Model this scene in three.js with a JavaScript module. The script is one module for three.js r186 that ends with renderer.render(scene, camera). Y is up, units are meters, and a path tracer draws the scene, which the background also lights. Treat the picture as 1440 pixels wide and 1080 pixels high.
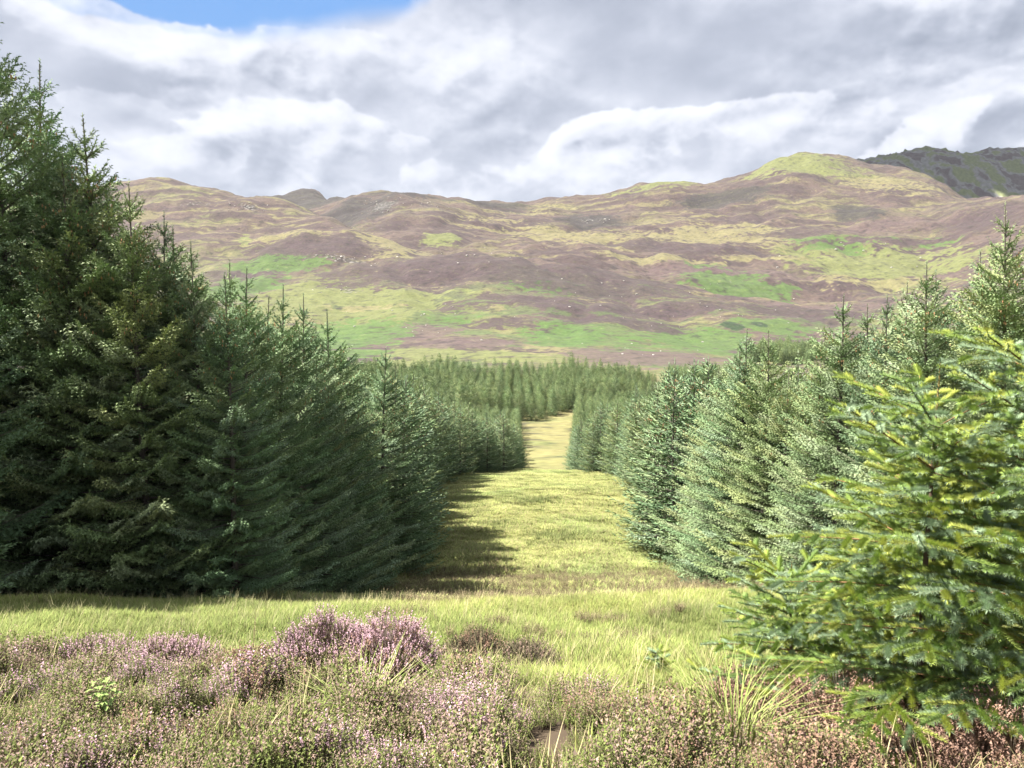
import * as THREE from 'three';
import { mergeGeometries } from 'three/addons/utils/BufferGeometryUtils.js';

// ---------------------------------------------------------------- camera, sky, sun, exposure
const F = 1083, CX = 720, CY = 540, EYE = 1.65;              // the photograph: 1440 x 1080, focal length in its pixels
const PITCH = Math.atan(70 / F), CP = Math.cos(PITCH), SP = Math.sin(PITCH);
const scene = new THREE.Scene();
const camera = new THREE.PerspectiveCamera(2 * Math.atan(CY / F) * 180 / Math.PI, 4 / 3, 0.1, 12000);
camera.position.set(0, EYE, 0);
camera.rotation.x = -PITCH;
const renderer = new THREE.WebGLRenderer({ antialias: true });
renderer.setSize(1024, 768);
renderer.toneMapping = THREE.LinearToneMapping;
const EXPOSURE = 3.7;
renderer.toneMappingExposure = EXPOSURE;
renderer.shadowMap.enabled = true;
const SUN_AZ = 97 * Math.PI / 180, SUN_EL = 58 * Math.PI / 180;   // to the side of the view, high
const sunDir = new THREE.Vector3(-Math.sin(SUN_AZ) * Math.cos(SUN_EL), Math.sin(SUN_EL), -Math.cos(SUN_AZ) * Math.cos(SUN_EL));
const sun = new THREE.DirectionalLight(new THREE.Color(1, 0.95, 0.86), 5);
sun.name = 'sun';
sun.position.copy(sunDir).multiplyScalar(300);
sun.castShadow = true;
sun.shadow.mapSize.set(4096, 4096);
Object.assign(sun.shadow.camera, { left: -120, right: 120, top: 120, bottom: -120, near: 1, far: 900 });
scene.add(sun, sun.target);

// ---------------------------------------------------------------- random numbers and noise
function rng(seed) { let s = seed | 0; return () => { s = (s + 0x6d2b79f5) | 0; let t = Math.imul(s ^ (s >>> 15), 1 | s); t = (t + Math.imul(t ^ (t >>> 7), 61 | t)) ^ t; return ((t ^ (t >>> 14)) >>> 0) / 4294967296; }; }
const PERM = new Uint8Array(1024), G3 = new Float32Array(256 * 3);
{ const r = rng(77), p = [...Array(256).keys()];
  for (let i = 255; i > 0; i--) { const j = Math.floor(r() * (i + 1)); [p[i], p[j]] = [p[j], p[i]]; }
  for (let i = 0; i < 1024; i++) PERM[i] = p[i & 255];
  for (let i = 0; i < 256; i++) { const z = r() * 2 - 1, a = r() * 6.2832, q = Math.sqrt(1 - z * z); G3[i * 3] = q * Math.cos(a) * 1.5; G3[i * 3 + 1] = q * Math.sin(a) * 1.5; G3[i * 3 + 2] = z * 1.5; } }
function noise2(x, y) {
  const xi = Math.floor(x), yi = Math.floor(y), fx = x - xi, fy = y - yi, X = xi & 255, Y = yi & 255;
  const u = fx * fx * fx * (fx * (fx * 6 - 15) + 10), v = fy * fy * fy * (fy * (fy * 6 - 15) + 10);
  const a = PERM[PERM[X] + Y] * 3, b = PERM[PERM[X + 1] + Y] * 3, c = PERM[PERM[X] + Y + 1] * 3, d = PERM[PERM[X + 1] + Y + 1] * 3;
  const n0 = G3[a] * fx + G3[a + 1] * fy, n1 = G3[b] * (fx - 1) + G3[b + 1] * fy, n2 = G3[c] * fx + G3[c + 1] * (fy - 1), n3 = G3[d] * (fx - 1) + G3[d + 1] * (fy - 1);
  return (n0 + (n1 - n0) * u + (n2 + (n3 - n2) * u - n0 - (n1 - n0) * u) * v) * 1.15;
}
function noise3(x, y, z) {
  const xi = Math.floor(x), yi = Math.floor(y), zi = Math.floor(z), fx = x - xi, fy = y - yi, fz = z - zi, X = xi & 255, Y = yi & 255, Z = zi & 255;
  const u = fx * fx * (3 - 2 * fx), v = fy * fy * (3 - 2 * fy), w = fz * fz * (3 - 2 * fz);
  const A = PERM[X] + Y, B = PERM[X + 1] + Y, AA = PERM[A] + Z, AB = PERM[A + 1] + Z, BA = PERM[B] + Z, BB = PERM[B + 1] + Z, x1 = fx - 1, y1 = fy - 1, z1 = fz - 1;
  let h = PERM[AA] * 3; const n000 = G3[h] * fx + G3[h + 1] * fy + G3[h + 2] * fz; h = PERM[BA] * 3; const n100 = G3[h] * x1 + G3[h + 1] * fy + G3[h + 2] * fz;
  h = PERM[AB] * 3; const n010 = G3[h] * fx + G3[h + 1] * y1 + G3[h + 2] * fz; h = PERM[BB] * 3; const n110 = G3[h] * x1 + G3[h + 1] * y1 + G3[h + 2] * fz;
  h = PERM[AA + 1] * 3; const n001 = G3[h] * fx + G3[h + 1] * fy + G3[h + 2] * z1; h = PERM[BA + 1] * 3; const n101 = G3[h] * x1 + G3[h + 1] * fy + G3[h + 2] * z1;
  h = PERM[AB + 1] * 3; const n011 = G3[h] * fx + G3[h + 1] * y1 + G3[h + 2] * z1; h = PERM[BB + 1] * 3; const n111 = G3[h] * x1 + G3[h + 1] * y1 + G3[h + 2] * z1;
  const a = n000 + (n100 - n000) * u, b = n010 + (n110 - n010) * u, c = n001 + (n101 - n001) * u, d = n011 + (n111 - n011) * u, e = a + (b - a) * v, f = c + (d - c) * v;
  return e + (f - e) * w;
}
function fbm2(x, y, o = 4) { let s = 0, a = 0.5; for (let i = 0; i < o; i++) { s += a * noise2(x, y); x = x * 2.03 + 17.3; y = y * 2.03 - 9.1; a *= 0.5; } return s; }
function fbm3(x, y, z, o) { let s = 0, a = 0.5; for (let i = 0; i < o; i++) { s += a * noise3(x, y, z); x = x * 2.03 + 5.3; y = y * 2.03 + 1.7; z = z * 2.03 - 8.1; a *= 0.52; } return s; }
const clamp = (x, a = 0, b = 1) => Math.min(b, Math.max(a, x)), lerp = (a, b, t) => a + (b - a) * t;
const sstep = (a, b, x) => { const t = clamp((x - a) / (b - a)); return t * t * (3 - 2 * t); };

// a pixel of the photograph as a direction, per metre of depth
function ray(px, py) { const X = (px - CX) / F, Y = (CY - py) / F, z = Y * SP + CP; return [X / z, (Y * CP - SP) / z]; }
const heightAt = (px, py, D) => EYE + ray(px, py)[1] * D, xAt = (px, D, py = 560) => ray(px, py)[0] * D;

// ---------------------------------------------------------------- the sky
{ const W = 4096, H = 2048, R0 = H / 2 - 8, NR = H - R0, data = new Float32Array(W * H * 4);
  const dirOf = (px, py) => { const [x, y] = ray(px, py); return [Math.atan2(x, 1), Math.atan2(y, Math.hypot(x, 1))]; };
  const place = (list) => list.map(([x, y, rx, ry, ...rest]) => { const [a, e] = dirOf(x, y); return [a, e, rx / F, ry / F, ...rest]; });
  // cloud masses seen in the photograph: centre and half-size in its pixels, lightness, cover
  const blobs = place([
    [370, -78, 330, 104, 0, -1.25], [170, -50, 170, 62, 0, -1.3], [560, -20, 60, 40, 0, -0.5],
    [1080, 80, 380, 56, -0.46, 0.9], [1000, 20, 300, 40, -0.2, 0.6], [1300, 30, 300, 50, -0.16, 0.5], [690, 40, 90, 60, 0.12, 1.2], [860, 140, 240, 34, -0.3, 0.6],
    [180, 125, 90, 50, -0.34, 0.7], [490, 118, 120, 36, -0.12, 0.3], [560, 205, 160, 26, -0.16, 0.3], [1010, 195, 40, 30, -0.12, 0.2], [1240, 205, 50, 30, -0.22, 0.3], [1430, 190, 60, 30, -0.16, 0.3], [300, 240, 120, 18, -0.12, 0.3], [1200, 112, 140, 18, -0.16, 0.4],
    [190, 40, 130, 22, 0.3, 1.0], [400, 170, 140, 34, 0.2, 0.5], [860, 215, 120, 30, 0.2, 0.4], [1150, 160, 130, 24, 0.2, 0.4], [640, 245, 110, 20, 0.2, 0.3],
  ]);
  // heaped clouds with crisp tops: centre, half-size, strength
  const heaps = place([[900, 196, 90, 30, 0.95], [840, 226, 70, 26, 0.85], [760, 246, 60, 20, 0.6], [1325, 170, 44, 26, 1], [1280, 200, 46, 20, 0.75], [1150, 160, 120, 22, 0.6], [1030, 205, 60, 20, 0.4], [660, 244, 80, 20, 0.55], [400, 176, 110, 26, 0.65], [290, 215, 70, 20, 0.45], [120, 24, 150, 20, 0.7], [25, 14, 70, 20, 0.7], [240, 50, 60, 14, 0.6], [470, 58, 70, 14, 0.5], [540, 212, 70, 18, 0.35], [180, 150, 60, 16, 0.25], [1400, 120, 80, 18, 0.3]]);
  const hr = rng(71); for (let i = 0; i < 70; i++) { const a = 0.75 + hr() * 4.8; heaps.push([a > Math.PI ? a - 2 * Math.PI : a, 0.1 + hr() * hr() * 0.7, 0.06 + hr() * 0.1, 0.02 + hr() * 0.02, 0.3 + hr() * 0.6]); }
  const fld = new Float32Array(W * NR), soft = new Float32Array(W * NR), up = (e) => (e < 0.75 ? e : 0.75 + (e - 0.75) * 0.5), cs = new Float32Array(W * 2);
  for (let c = 0; c < W; c++) { const a = ((c + 0.5) / W - 0.25) * 2 * Math.PI; cs[c * 2] = Math.cos(a); cs[c * 2 + 1] = Math.sin(a); }   // 0 straight ahead
  for (let r = 0; r < NR; r++) {
    const eh = up(((r + R0 + 0.5) / H - 0.5) * Math.PI);
    for (let c = 0; c < W; c++) {                             // rounded heaps: folded noise, finer and finer
      const x = cs[c * 2], y = cs[c * 2 + 1], z = eh * 1.7; let s = 0, k = 0.5, f = 5.5;
      for (let o = 0; o < 6; o++) { s += k * (0.5 - Math.abs(noise3(x * f + o * 7.7, y * f + o * 3.1, z * f)) * 1.6); f *= 2.07; k *= 0.53; }
      fld[r * W + c] = s; soft[r * W + c] = fbm3(x * 3.1 + 3.1, y * 3.1, z * 3.1 + 2, 4);
    }
  }
  for (let r = 0; r < NR; r++) {
    const e = ((r + R0 + 0.5) / H - 0.5) * Math.PI, eh = up(e);
    for (let c = 0; c < W; c++) {
      let a = ((c + 0.5) / W - 0.25) * 2 * Math.PI; if (a > Math.PI) a -= 2 * Math.PI;
      const i = r * W + c, d = fld[i], b = soft[i], at = (F0, dr, dc) => F0[Math.min(NR - 1, r + dr) * W + ((c + dc + W) % W)];
      const quick = d - at(fld, 9, -7), slow = b - at(soft, 40, -30);           // lit from above and from the sun's side
      let light = 0, cover = 0;
      if (Math.abs(a) < 1.2 && e < 0.8) for (const [ba, be, rx, ry, l, k0] of blobs) {
        const u = (a + b * 0.1 + d * 0.04 - ba) / rx, v = (e + b * 0.05 + d * 0.035 - be) / ry, q = u * u + v * v;
        if (q < 6) { const k = Math.exp(-q * 1.1); light += l * k; cover += k0 * k; }
      }
      const lump = sstep(-0.25, 0.2, b + light * 0.4);                          // where the layer breaks into heaps
      let L = 0.79 + slow * 0.5 + b * 0.14 + light * 0.46 + (quick * 0.85 + d * 0.12) * (0.25 + 0.75 * lump), crest = 0;
      for (const h of heaps) {
        const u = (a - h[0]) / h[2], v = (e - h[1]) / h[3]; if (u * u + v * v > 4) continue;
        const m = 0.75 - u * u - (v > 0 ? v * v : v * v * 0.5) + d * 4.2 + b * 0.7, k = sstep(0, 0.45, m) * sstep(-1.6, 0.1, v); crest = Math.max(crest, k * (0.66 + 0.34 * sstep(-0.8, 0.6, v - u * 0.5) + quick * 0.9) * h[4]);
      }
      L = lerp(L, 0.93 + quick * 0.75 + d * 0.2, clamp(crest * 1.25));
      L = L > 0.88 ? 0.88 + (L - 0.88) * 0.6 : L < 0.6 ? 0.6 - (0.6 - L) * 0.75 : L; L = clamp(L, 0.42, 1.04);
      const C = Math.max(sstep(-0.4, 0.06, b * 0.3 + d * 0.5 + cover * 0.75 + 0.3), clamp(crest)), t = clamp((L - 0.42) / 0.5);
      const o = ((r + R0) * W + c) * 4, el = clamp(e * 2);
      data[o] = lerp(lerp(0.3, 0.2, el), L * lerp(0.82, 0.955, t), C) / EXPOSURE; data[o + 1] = lerp(lerp(0.54, 0.44, el), L * lerp(0.92, 0.99, t), C) / EXPOSURE; data[o + 2] = lerp(0.92, L * lerp(1.16, 1.1, t), C) / EXPOSURE; data[o + 3] = 1;
    }
  }
  for (let i = 0; i < R0 * W; i++) { data[i * 4] = 0.1; data[i * 4 + 1] = 0.1; data[i * 4 + 2] = 0.08; data[i * 4 + 3] = 1; }
  const sky = new THREE.DataTexture(data, W, H, THREE.RGBAFormat, THREE.FloatType);
  sky.mapping = THREE.EquirectangularReflectionMapping; sky.magFilter = THREE.LinearFilter; sky.needsUpdate = true;
  scene.background = sky; scene.environment = sky;
}

// ---------------------------------------------------------------- terrain
function cubic(knots) {                                       // monotone cubic through [D, height] knots
  const n = knots.length, x = knots.map((k) => k[0]), y = knots.map((k) => k[1]), s = [], m = [];
  for (let i = 0; i < n - 1; i++) s.push((y[i + 1] - y[i]) / (x[i + 1] - x[i]));
  for (let i = 0; i < n; i++) m.push(i === 0 ? s[0] : i === n - 1 ? s[n - 2] : s[i - 1] * s[i] <= 0 ? 0 : 2 * s[i - 1] * s[i] / (s[i - 1] + s[i]));
  return (d) => {
    if (d <= x[0]) return y[0] + m[0] * (d - x[0]);
    if (d >= x[n - 1]) return y[n - 1] + m[n - 1] * (d - x[n - 1]);
    let i = 0; while (d > x[i + 1]) i++;
    const h = x[i + 1] - x[i], t = (d - x[i]) / h, t2 = t * t, t3 = t2 * t;
    return (2 * t3 - 3 * t2 + 1) * y[i] + (t3 - 2 * t2 + t) * h * m[i] + (3 * t2 - 2 * t3) * y[i + 1] + (t3 - t2) * h * m[i + 1];
  };
}
const nearProfile = cubic([[-60, -0.3], [-5, -1.45], [0, -1.65], [4, -2.25], [7, -3.1], [10, -3.78], [12, -4.3], [14, -5.1], [20, -7.2], [26, -8.85], [36, -11.1], [46, -11.95], [62, -13.2], [80, -15.1], [98, -17.5], [110, -20], [126, -23], [150, -25.7], [260, -29.5], [330, -28.5], [420, -24]]);
function columnTable(rows, dMin, dMax) {                      // rows: [px, [[D, photograph y], ...]]
  const N = 400, cols = rows.map(([px, kn]) => {
    const f = cubic(kn.map(([D, y]) => [D, y === null ? EYE + nearProfile(D) : heightAt(px, y, D)])), last = kn[kn.length - 1][0], a = new Float32Array(N + 1);
    for (let i = 0; i <= N; i++) { const D = dMin + (dMax - dMin) * i / N; a[i] = D > last ? f(last) - (D - last) * 0.16 : f(D); }
    return { u: ray(px, 450)[0], a };
  });
  return (u, D) => {
    const t = clamp((D - dMin) / (dMax - dMin)) * N, i = Math.min(N - 1, Math.floor(t)), q = t - i;
    let k = 0; while (k < cols.length - 2 && u > cols[k + 1].u) k++;
    const v = (j) => { const c = cols[clamp(j, 0, cols.length - 1)].a; return c[i] + (c[i + 1] - c[i]) * q; };
    const s = clamp((u - cols[k].u) / (cols[k + 1].u - cols[k].u)), p0 = v(k - 1), p1 = v(k), p2 = v(k + 1), p3 = v(k + 2);
    return p1 + 0.5 * s * (p2 - p0 + s * (2 * p0 - 5 * p1 + 4 * p2 - p3 + s * (3 * (p1 - p2) + p3 - p0)));
  };
}
const slopeTable = columnTable([
  [-500, [[420, null], [600, 468], [850, 390], [1100, 320], [1300, 285], [1450, 292]]],
  [0, [[420, null], [600, 468], [850, 390], [1100, 318], [1300, 272], [1450, 278]]],
  [200, [[420, null], [600, 470], [850, 390], [1100, 310], [1300, 256], [1420, 260]]],
  [300, [[420, null], [600, 470], [850, 390], [1100, 308], [1290, 259], [1400, 264]]],
  [400, [[420, null], [600, 470], [800, 405], [1000, 335], [1150, 296], [1270, 281], [1400, 292]]],
  [470, [[420, null], [600, 468], [800, 400], [950, 346], [1050, 317], [1140, 303], [1300, 318]]],
  [540, [[420, null], [600, 466], [800, 395], [900, 362], [1000, 342], [1070, 336], [1200, 350]]],
  [620, [[420, null], [600, 464], [800, 392], [900, 362], [960, 352], [1100, 366]]],
  [720, [[420, null], [600, 462], [780, 397], [880, 364], [935, 357], [1060, 370]]],
  [820, [[420, null], [600, 464], [750, 412], [850, 378], [905, 369], [1020, 382]]],
  [920, [[420, null], [600, 470], [750, 422], [840, 397], [885, 391], [1000, 402]]],
  [1040, [[420, null], [600, 477], [720, 438], [800, 418], [850, 412], [960, 424]]],
  [1160, [[420, null], [600, 477], [720, 442], [800, 426], [850, 422], [960, 432]]],
  [1300, [[420, null], [600, 467], [750, 427], [850, 412], [905, 409], [1010, 420]]],
  [1440, [[420, null], [600, 460], [750, 415], [850, 398], [905, 394], [1010, 405]]],
  [1900, [[420, null], [600, 450], [750, 400], [850, 382], [905, 378], [1010, 390]]],
], 400, 1700);
const fellTable = columnTable([
  [-500, [[900, 420], [1500, 320], [2000, 285], [2300, 290]]],
  [200, [[900, 410], [1500, 310], [2100, 276], [2400, 280]]],
  [400, [[900, 405], [1300, 335], [1700, 296], [2200, 273], [2500, 280]]],
  [450, [[900, 400], [1300, 335], [1700, 292], [2200, 268], [2500, 276]]],
  [500, [[900, 390], [1200, 340], [1500, 292], [1700, 273], [1900, 275]]],
  [545, [[900, 385], [1200, 332], [1500, 280], [1620, 266], [1800, 270]]],
  [600, [[900, 380], [1200, 330], [1500, 281], [1650, 266], [1850, 270]]],
  [660, [[900, 380], [1200, 333], [1500, 294], [1700, 274], [1900, 278]]],
  [730, [[900, 382], [1200, 338], [1500, 306], [1850, 283], [2100, 284]]],
  [800, [[900, 388], [1200, 342], [1500, 312], [1900, 279], [2150, 281]]],
  [850, [[900, 395], [1200, 345], [1500, 311], [1900, 270], [2150, 272]]],
  [920, [[900, 410], [1200, 347], [1500, 308], [1900, 254], [2150, 257]]],
  [990, [[900, 425], [1200, 347], [1500, 302], [1950, 252], [2200, 255]]],
  [1050, [[900, 440], [1200, 347], [1500, 298], [1950, 238], [2200, 241]]],
  [1085, [[900, 444], [1200, 347], [1500, 296], [1980, 222], [2200, 226]]],
  [1125, [[900, 446], [1200, 347], [1500, 294], [2000, 213], [2200, 217]]],
  [1190, [[900, 448], [1200, 346], [1500, 292], [2000, 222], [2200, 226]]],
  [1260, [[900, 444], [1200, 346], [1500, 291], [1930, 231], [2150, 235]]],
  [1310, [[900, 436], [1200, 345], [1500, 288], [1800, 250], [2000, 254]]],
  [1350, [[900, 432], [1150, 345], [1350, 298], [1600, 274], [1800, 278]]],
  [1440, [[900, 425], [1100, 335], [1250, 292], [1450, 271], [1650, 275]]],
  [1900, [[900, 410], [1100, 320], [1250, 280], [1450, 262], [1650, 266]]],
], 850, 2800);
const cragTable = columnTable([
  [900, [[2650, 310], [3200, 280], [3500, 280]]],
  [1150, [[2650, 310], [3200, 240], [3500, 240]]],
  [1235, [[2650, 310], [3100, 226], [3400, 226]]],
  [1270, [[2650, 310], [3100, 217], [3400, 217]]],
  [1310, [[2650, 310], [3100, 213], [3400, 213]]],
  [1345, [[2650, 310], [3050, 220], [3300, 220]]],
  [1385, [[2650, 310], [3050, 215], [3400, 215]]],
  [1440, [[2650, 310], [3100, 213], [3400, 213]]],
  [1560, [[2650, 310], [3100, 205], [3400, 205]]],
  [1900, [[2650, 310], [3100, 200], [3400, 200]]],
], 2600, 3700);
const relief = (x, D, s) => fbm2(x / s + 3.3, D / s - 7.1, 5);
const crease = (x, D, s) => { const n = 1 - Math.abs(fbm2(x / s, D / s, 3)) * 2; return n * n; };
function slopeHeight(x, D) {
  const k = sstep(430, 800, D);
  return slopeTable(x / D, D) + k * (relief(x, D, 160) * 14 - crease(x, D * 0.5, 150) * 8 + relief(x, D, 28) * 3 + relief(x, D, 9) * 1.5) + (1 - k) * relief(x, D, 60) * 2;
}
function fellHeight(x, D) { return fellTable(x / D, D) + relief(x + 700, D, 260) * 22 - crease(x, D * 0.6, 240) * 12 + relief(x, D, 60) * 9 + relief(x, D, 16) * 3.4; }
function cragHeight(x, D) { const r = relief(x, D, 120); return cragTable(x / D, D) + r * 26 + Math.abs(relief(x, D, 45)) * 30 + relief(x, D, 15) * 8; }
function groundHeight(x, z) {                                 // near ground and valley floor
  const D = -z, bank = sstep(0, 14, D);
  return EYE + nearProfile(D + fbm2(x / 7, D / 9, 2) * 1.1 * sstep(5, 12, D)) + fbm2(x / 2.3, z / 2.3, 3) * 0.16 + fbm2(x / 14, z / 14, 2) * 0.35 * bank + relief(x, D, 40) * 1.2 * sstep(40, 140, D);
}
function terrain(x, D) { return D < 400 ? groundHeight(x, -D) : D < 440 ? lerp(groundHeight(x, -D), slopeHeight(x, D), (D - 400) / 40) : slopeHeight(x, D); }
function surface(x, D) { const a = terrain(x, Math.min(D, 1700)); return D > 900 ? Math.max(D > 1500 ? -1e3 : a, fellHeight(x, D)) : a; }
function strike(px, py) {                                     // the terrain point seen at a pixel
  const [ux, uy] = ray(px, py);
  for (let D = 3; D < 3000; D *= 1.006) if (surface(ux * D, D) >= EYE + uy * D) return [ux * D, D];
  return null;
}

// ---------------------------------------------------------------- material and mesh helpers
const numbers = {};
function numbered(name) { const n = numbers[name] = (numbers[name] ?? -1) + 1; return n ? name + '_' + String(n).padStart(3, '0') : name; }
function tag(o, label, category, group, kind) { if (label) o.userData.label = label; if (category) o.userData.category = category; if (group) o.userData.group = group; if (kind) o.userData.kind = kind; return o; }
function shadows(o) { o.traverse((c) => { if (c.isMesh) { c.castShadow = true; c.receiveShadow = true; } }); return o; }
const std = (o) => new THREE.MeshStandardMaterial({ roughness: 0.95, metalness: 0, side: THREE.DoubleSide, ...o });
class Builder {                                               // triangles with vertex colours
  constructor() { this.p = []; this.c = []; }
  tri(ax, ay, az, bx, by, bz, cx, cy, cz, col) { this.p.push(ax, ay, az, bx, by, bz, cx, cy, cz); const c = this.c; c.push(col[0], col[1], col[2], col[0], col[1], col[2], col[0], col[1], col[2]); }
  tube(pts, radii, sides, col) {
    const ring = pts.map((p, i) => {
      const a = pts[Math.max(0, i - 1)], b = pts[Math.min(pts.length - 1, i + 1)], d = new THREE.Vector3(b[0] - a[0], b[1] - a[1], b[2] - a[2]).normalize();
      const u = new THREE.Vector3(Math.abs(d.y) > 0.9 ? 1 : 0, Math.abs(d.y) > 0.9 ? 0 : 1, 0).cross(d).normalize(), v = d.clone().cross(u), out = [];
      for (let k = 0; k < sides; k++) { const t = k / sides * 6.28318, c = Math.cos(t) * radii[i], s = Math.sin(t) * radii[i]; out.push([p[0] + u.x * c + v.x * s, p[1] + u.y * c + v.y * s, p[2] + u.z * c + v.z * s]); }
      return out;
    });
    for (let i = 0; i + 1 < ring.length; i++) for (let k = 0; k < sides; k++) { const a = ring[i][k], b = ring[i][(k + 1) % sides], c = ring[i + 1][k], d = ring[i + 1][(k + 1) % sides]; this.tri(...a, ...b, ...c, col); this.tri(...b, ...d, ...c, col); }
  }
  geometry() { const g = new THREE.BufferGeometry(); g.setAttribute('position', new THREE.BufferAttribute(new Float32Array(this.p), 3)); g.setAttribute('color', new THREE.BufferAttribute(new Float32Array(this.c), 3)); return g; }
  mesh(name, material, parent) { const m = new THREE.Mesh(this.geometry(), material); m.name = name; if (parent) parent.add(m); return m; }
}
function sheet(name, rows, cols, at, uvAt, material) {
  const pos = new Float32Array(rows * cols * 3), uv = new Float32Array(rows * cols * 2), index = [];
  for (let i = 0; i < rows; i++) for (let j = 0; j < cols; j++) { const p = at(i / (rows - 1), j / (cols - 1)), k = i * cols + j; pos.set(p, k * 3); uv.set(uvAt(p), k * 2); }
  for (let i = 0; i + 1 < rows; i++) for (let j = 0; j + 1 < cols; j++) { const a = i * cols + j, b = a + 1, c = a + cols, d = c + 1; index.push(a, b, c, b, d, c); }
  const g = new THREE.BufferGeometry();
  g.setAttribute('position', new THREE.BufferAttribute(pos, 3)); g.setAttribute('uv', new THREE.BufferAttribute(uv, 2)); g.setIndex(index); g.computeVertexNormals();
  const m = new THREE.Mesh(g, material); m.name = name; m.userData.kind = 'structure'; m.receiveShadow = true; m.castShadow = true; scene.add(m); return m;
}
const toByte = (x) => { x = clamp(x); return Math.round(255 * (x <= 0.0031308 ? x * 12.92 : 1.055 * Math.pow(x, 1 / 2.4) - 0.055)); };
const LUT = new Uint8Array(4097); for (let i = 0; i < 4097; i++) LUT[i] = toByte(i / 4096);
function colourTexture(W, H, at) {
  const data = new Uint8Array(W * H * 4), c = [0, 0, 0];
  for (let j = 0; j < H; j++) for (let i = 0; i < W; i++) { at(i, j, c); const o = (j * W + i) * 4; data[o] = LUT[clamp(c[0] * 4096, 0, 4096) | 0]; data[o + 1] = LUT[clamp(c[1] * 4096, 0, 4096) | 0]; data[o + 2] = LUT[clamp(c[2] * 4096, 0, 4096) | 0]; data[o + 3] = 255; }
  const t = new THREE.DataTexture(data, W, H); t.colorSpace = THREE.SRGBColorSpace; t.magFilter = THREE.LinearFilter; t.wrapS = t.wrapT = THREE.ClampToEdgeWrapping; t.needsUpdate = true; return t;
}
const blend = (c, t, k) => { c[0] += (t[0] - c[0]) * k; c[1] += (t[1] - c[1]) * k; c[2] += (t[2] - c[2]) * k; };

// where the plantation begins on either side of the ride: x of the outermost trunks
const shadeEdge = cubic([[0, -6.2], [30, -5.5], [40, -5.8], [54, -8.4], [70, -7.8], [88, -5.8], [102, -0.6], [130, 0], [160, 0.6], [200, 0.6], [260, 2]]);
const sunnyEdge = cubic([[0, 9.2], [26, 8.7], [40, 8.8], [52, 11.8], [62, 12.4], [80, 12.2], [92, 10.5], [100, 9.2], [130, 12], [200, 17.5], [260, 23]]);

// ---------------------------------------------------------------- ground sheet
const brownAt = (x, D) => { const n = fbm2(x / 2.6, D / 4, 4); return Math.max(sstep(0.25, 0.7, Math.exp(-(((D - 31) / 6) ** 2)) * sstep(-7, -2, x) * sstep(9, 4, x - 2) * 0.8 + n * 0.7), sstep(0.35, 0.75, Math.exp(-(((D - 25) / 3.4) ** 2)) + n * 0.6), sstep(0.45, 0.8, Math.exp(-(((D - 13.4) / 1.3) ** 2)) * sstep(-5, -1, x) + n * 0.7)); };
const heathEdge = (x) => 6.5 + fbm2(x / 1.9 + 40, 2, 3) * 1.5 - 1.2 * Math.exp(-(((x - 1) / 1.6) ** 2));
const groundMap = colourTexture(1536, 1792, (i, j, c) => {
  const x = (i / 1535 - 0.5) * 110, D = -20 + j / 1791 * 165;
  const n = fbm2(x / 1.7, D / 1.7, 4), m = fbm2(x / 9 + 7, D / 12, 3), f = noise2(x * 7, D * 7), g = noise2(x * 2.7, D * 2.7 + 50);
  c[0] = 0.25; c[1] = 0.255; c[2] = 0.075;
  blend(c, [0.17, 0.2, 0.05], sstep(-0.1, 0.3, m + f * 0.1)); blend(c, [0.31, 0.27, 0.12], sstep(0.05, 0.35, n) * 0.7);
  blend(c, [0.2, 0.16, 0.09], brownAt(x, D) * 0.8);
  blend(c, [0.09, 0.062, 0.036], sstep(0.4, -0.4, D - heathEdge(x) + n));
  blend(c, [0.21, 0.16, 0.095], Math.max(sstep(-0.6, -1.6, x - shadeEdge(D) + n), sstep(0.6, 1.6, x - sunnyEdge(D) + n)) * sstep(14, 15.5, D));
  const k = 0.68 * (1 + f * 0.2 + g * 0.18); c[0] *= k; c[1] *= k; c[2] *= k;
});
{ const f = cubic([[0, -20], [0.1, 0], [0.45, 16], [0.7, 50], [1, 142]]);
  sheet('ground', 340, 250, (t, s) => { const D = f(t), x = (s - 0.5) * 2 * (Math.abs(D) * 0.95 + 18); return [x, groundHeight(x, -D), -D]; }, (p) => [p[0] / 110 + 0.5, (-p[2] + 20) / 165], std({ map: groundMap, roughness: 1 }));
}

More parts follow.
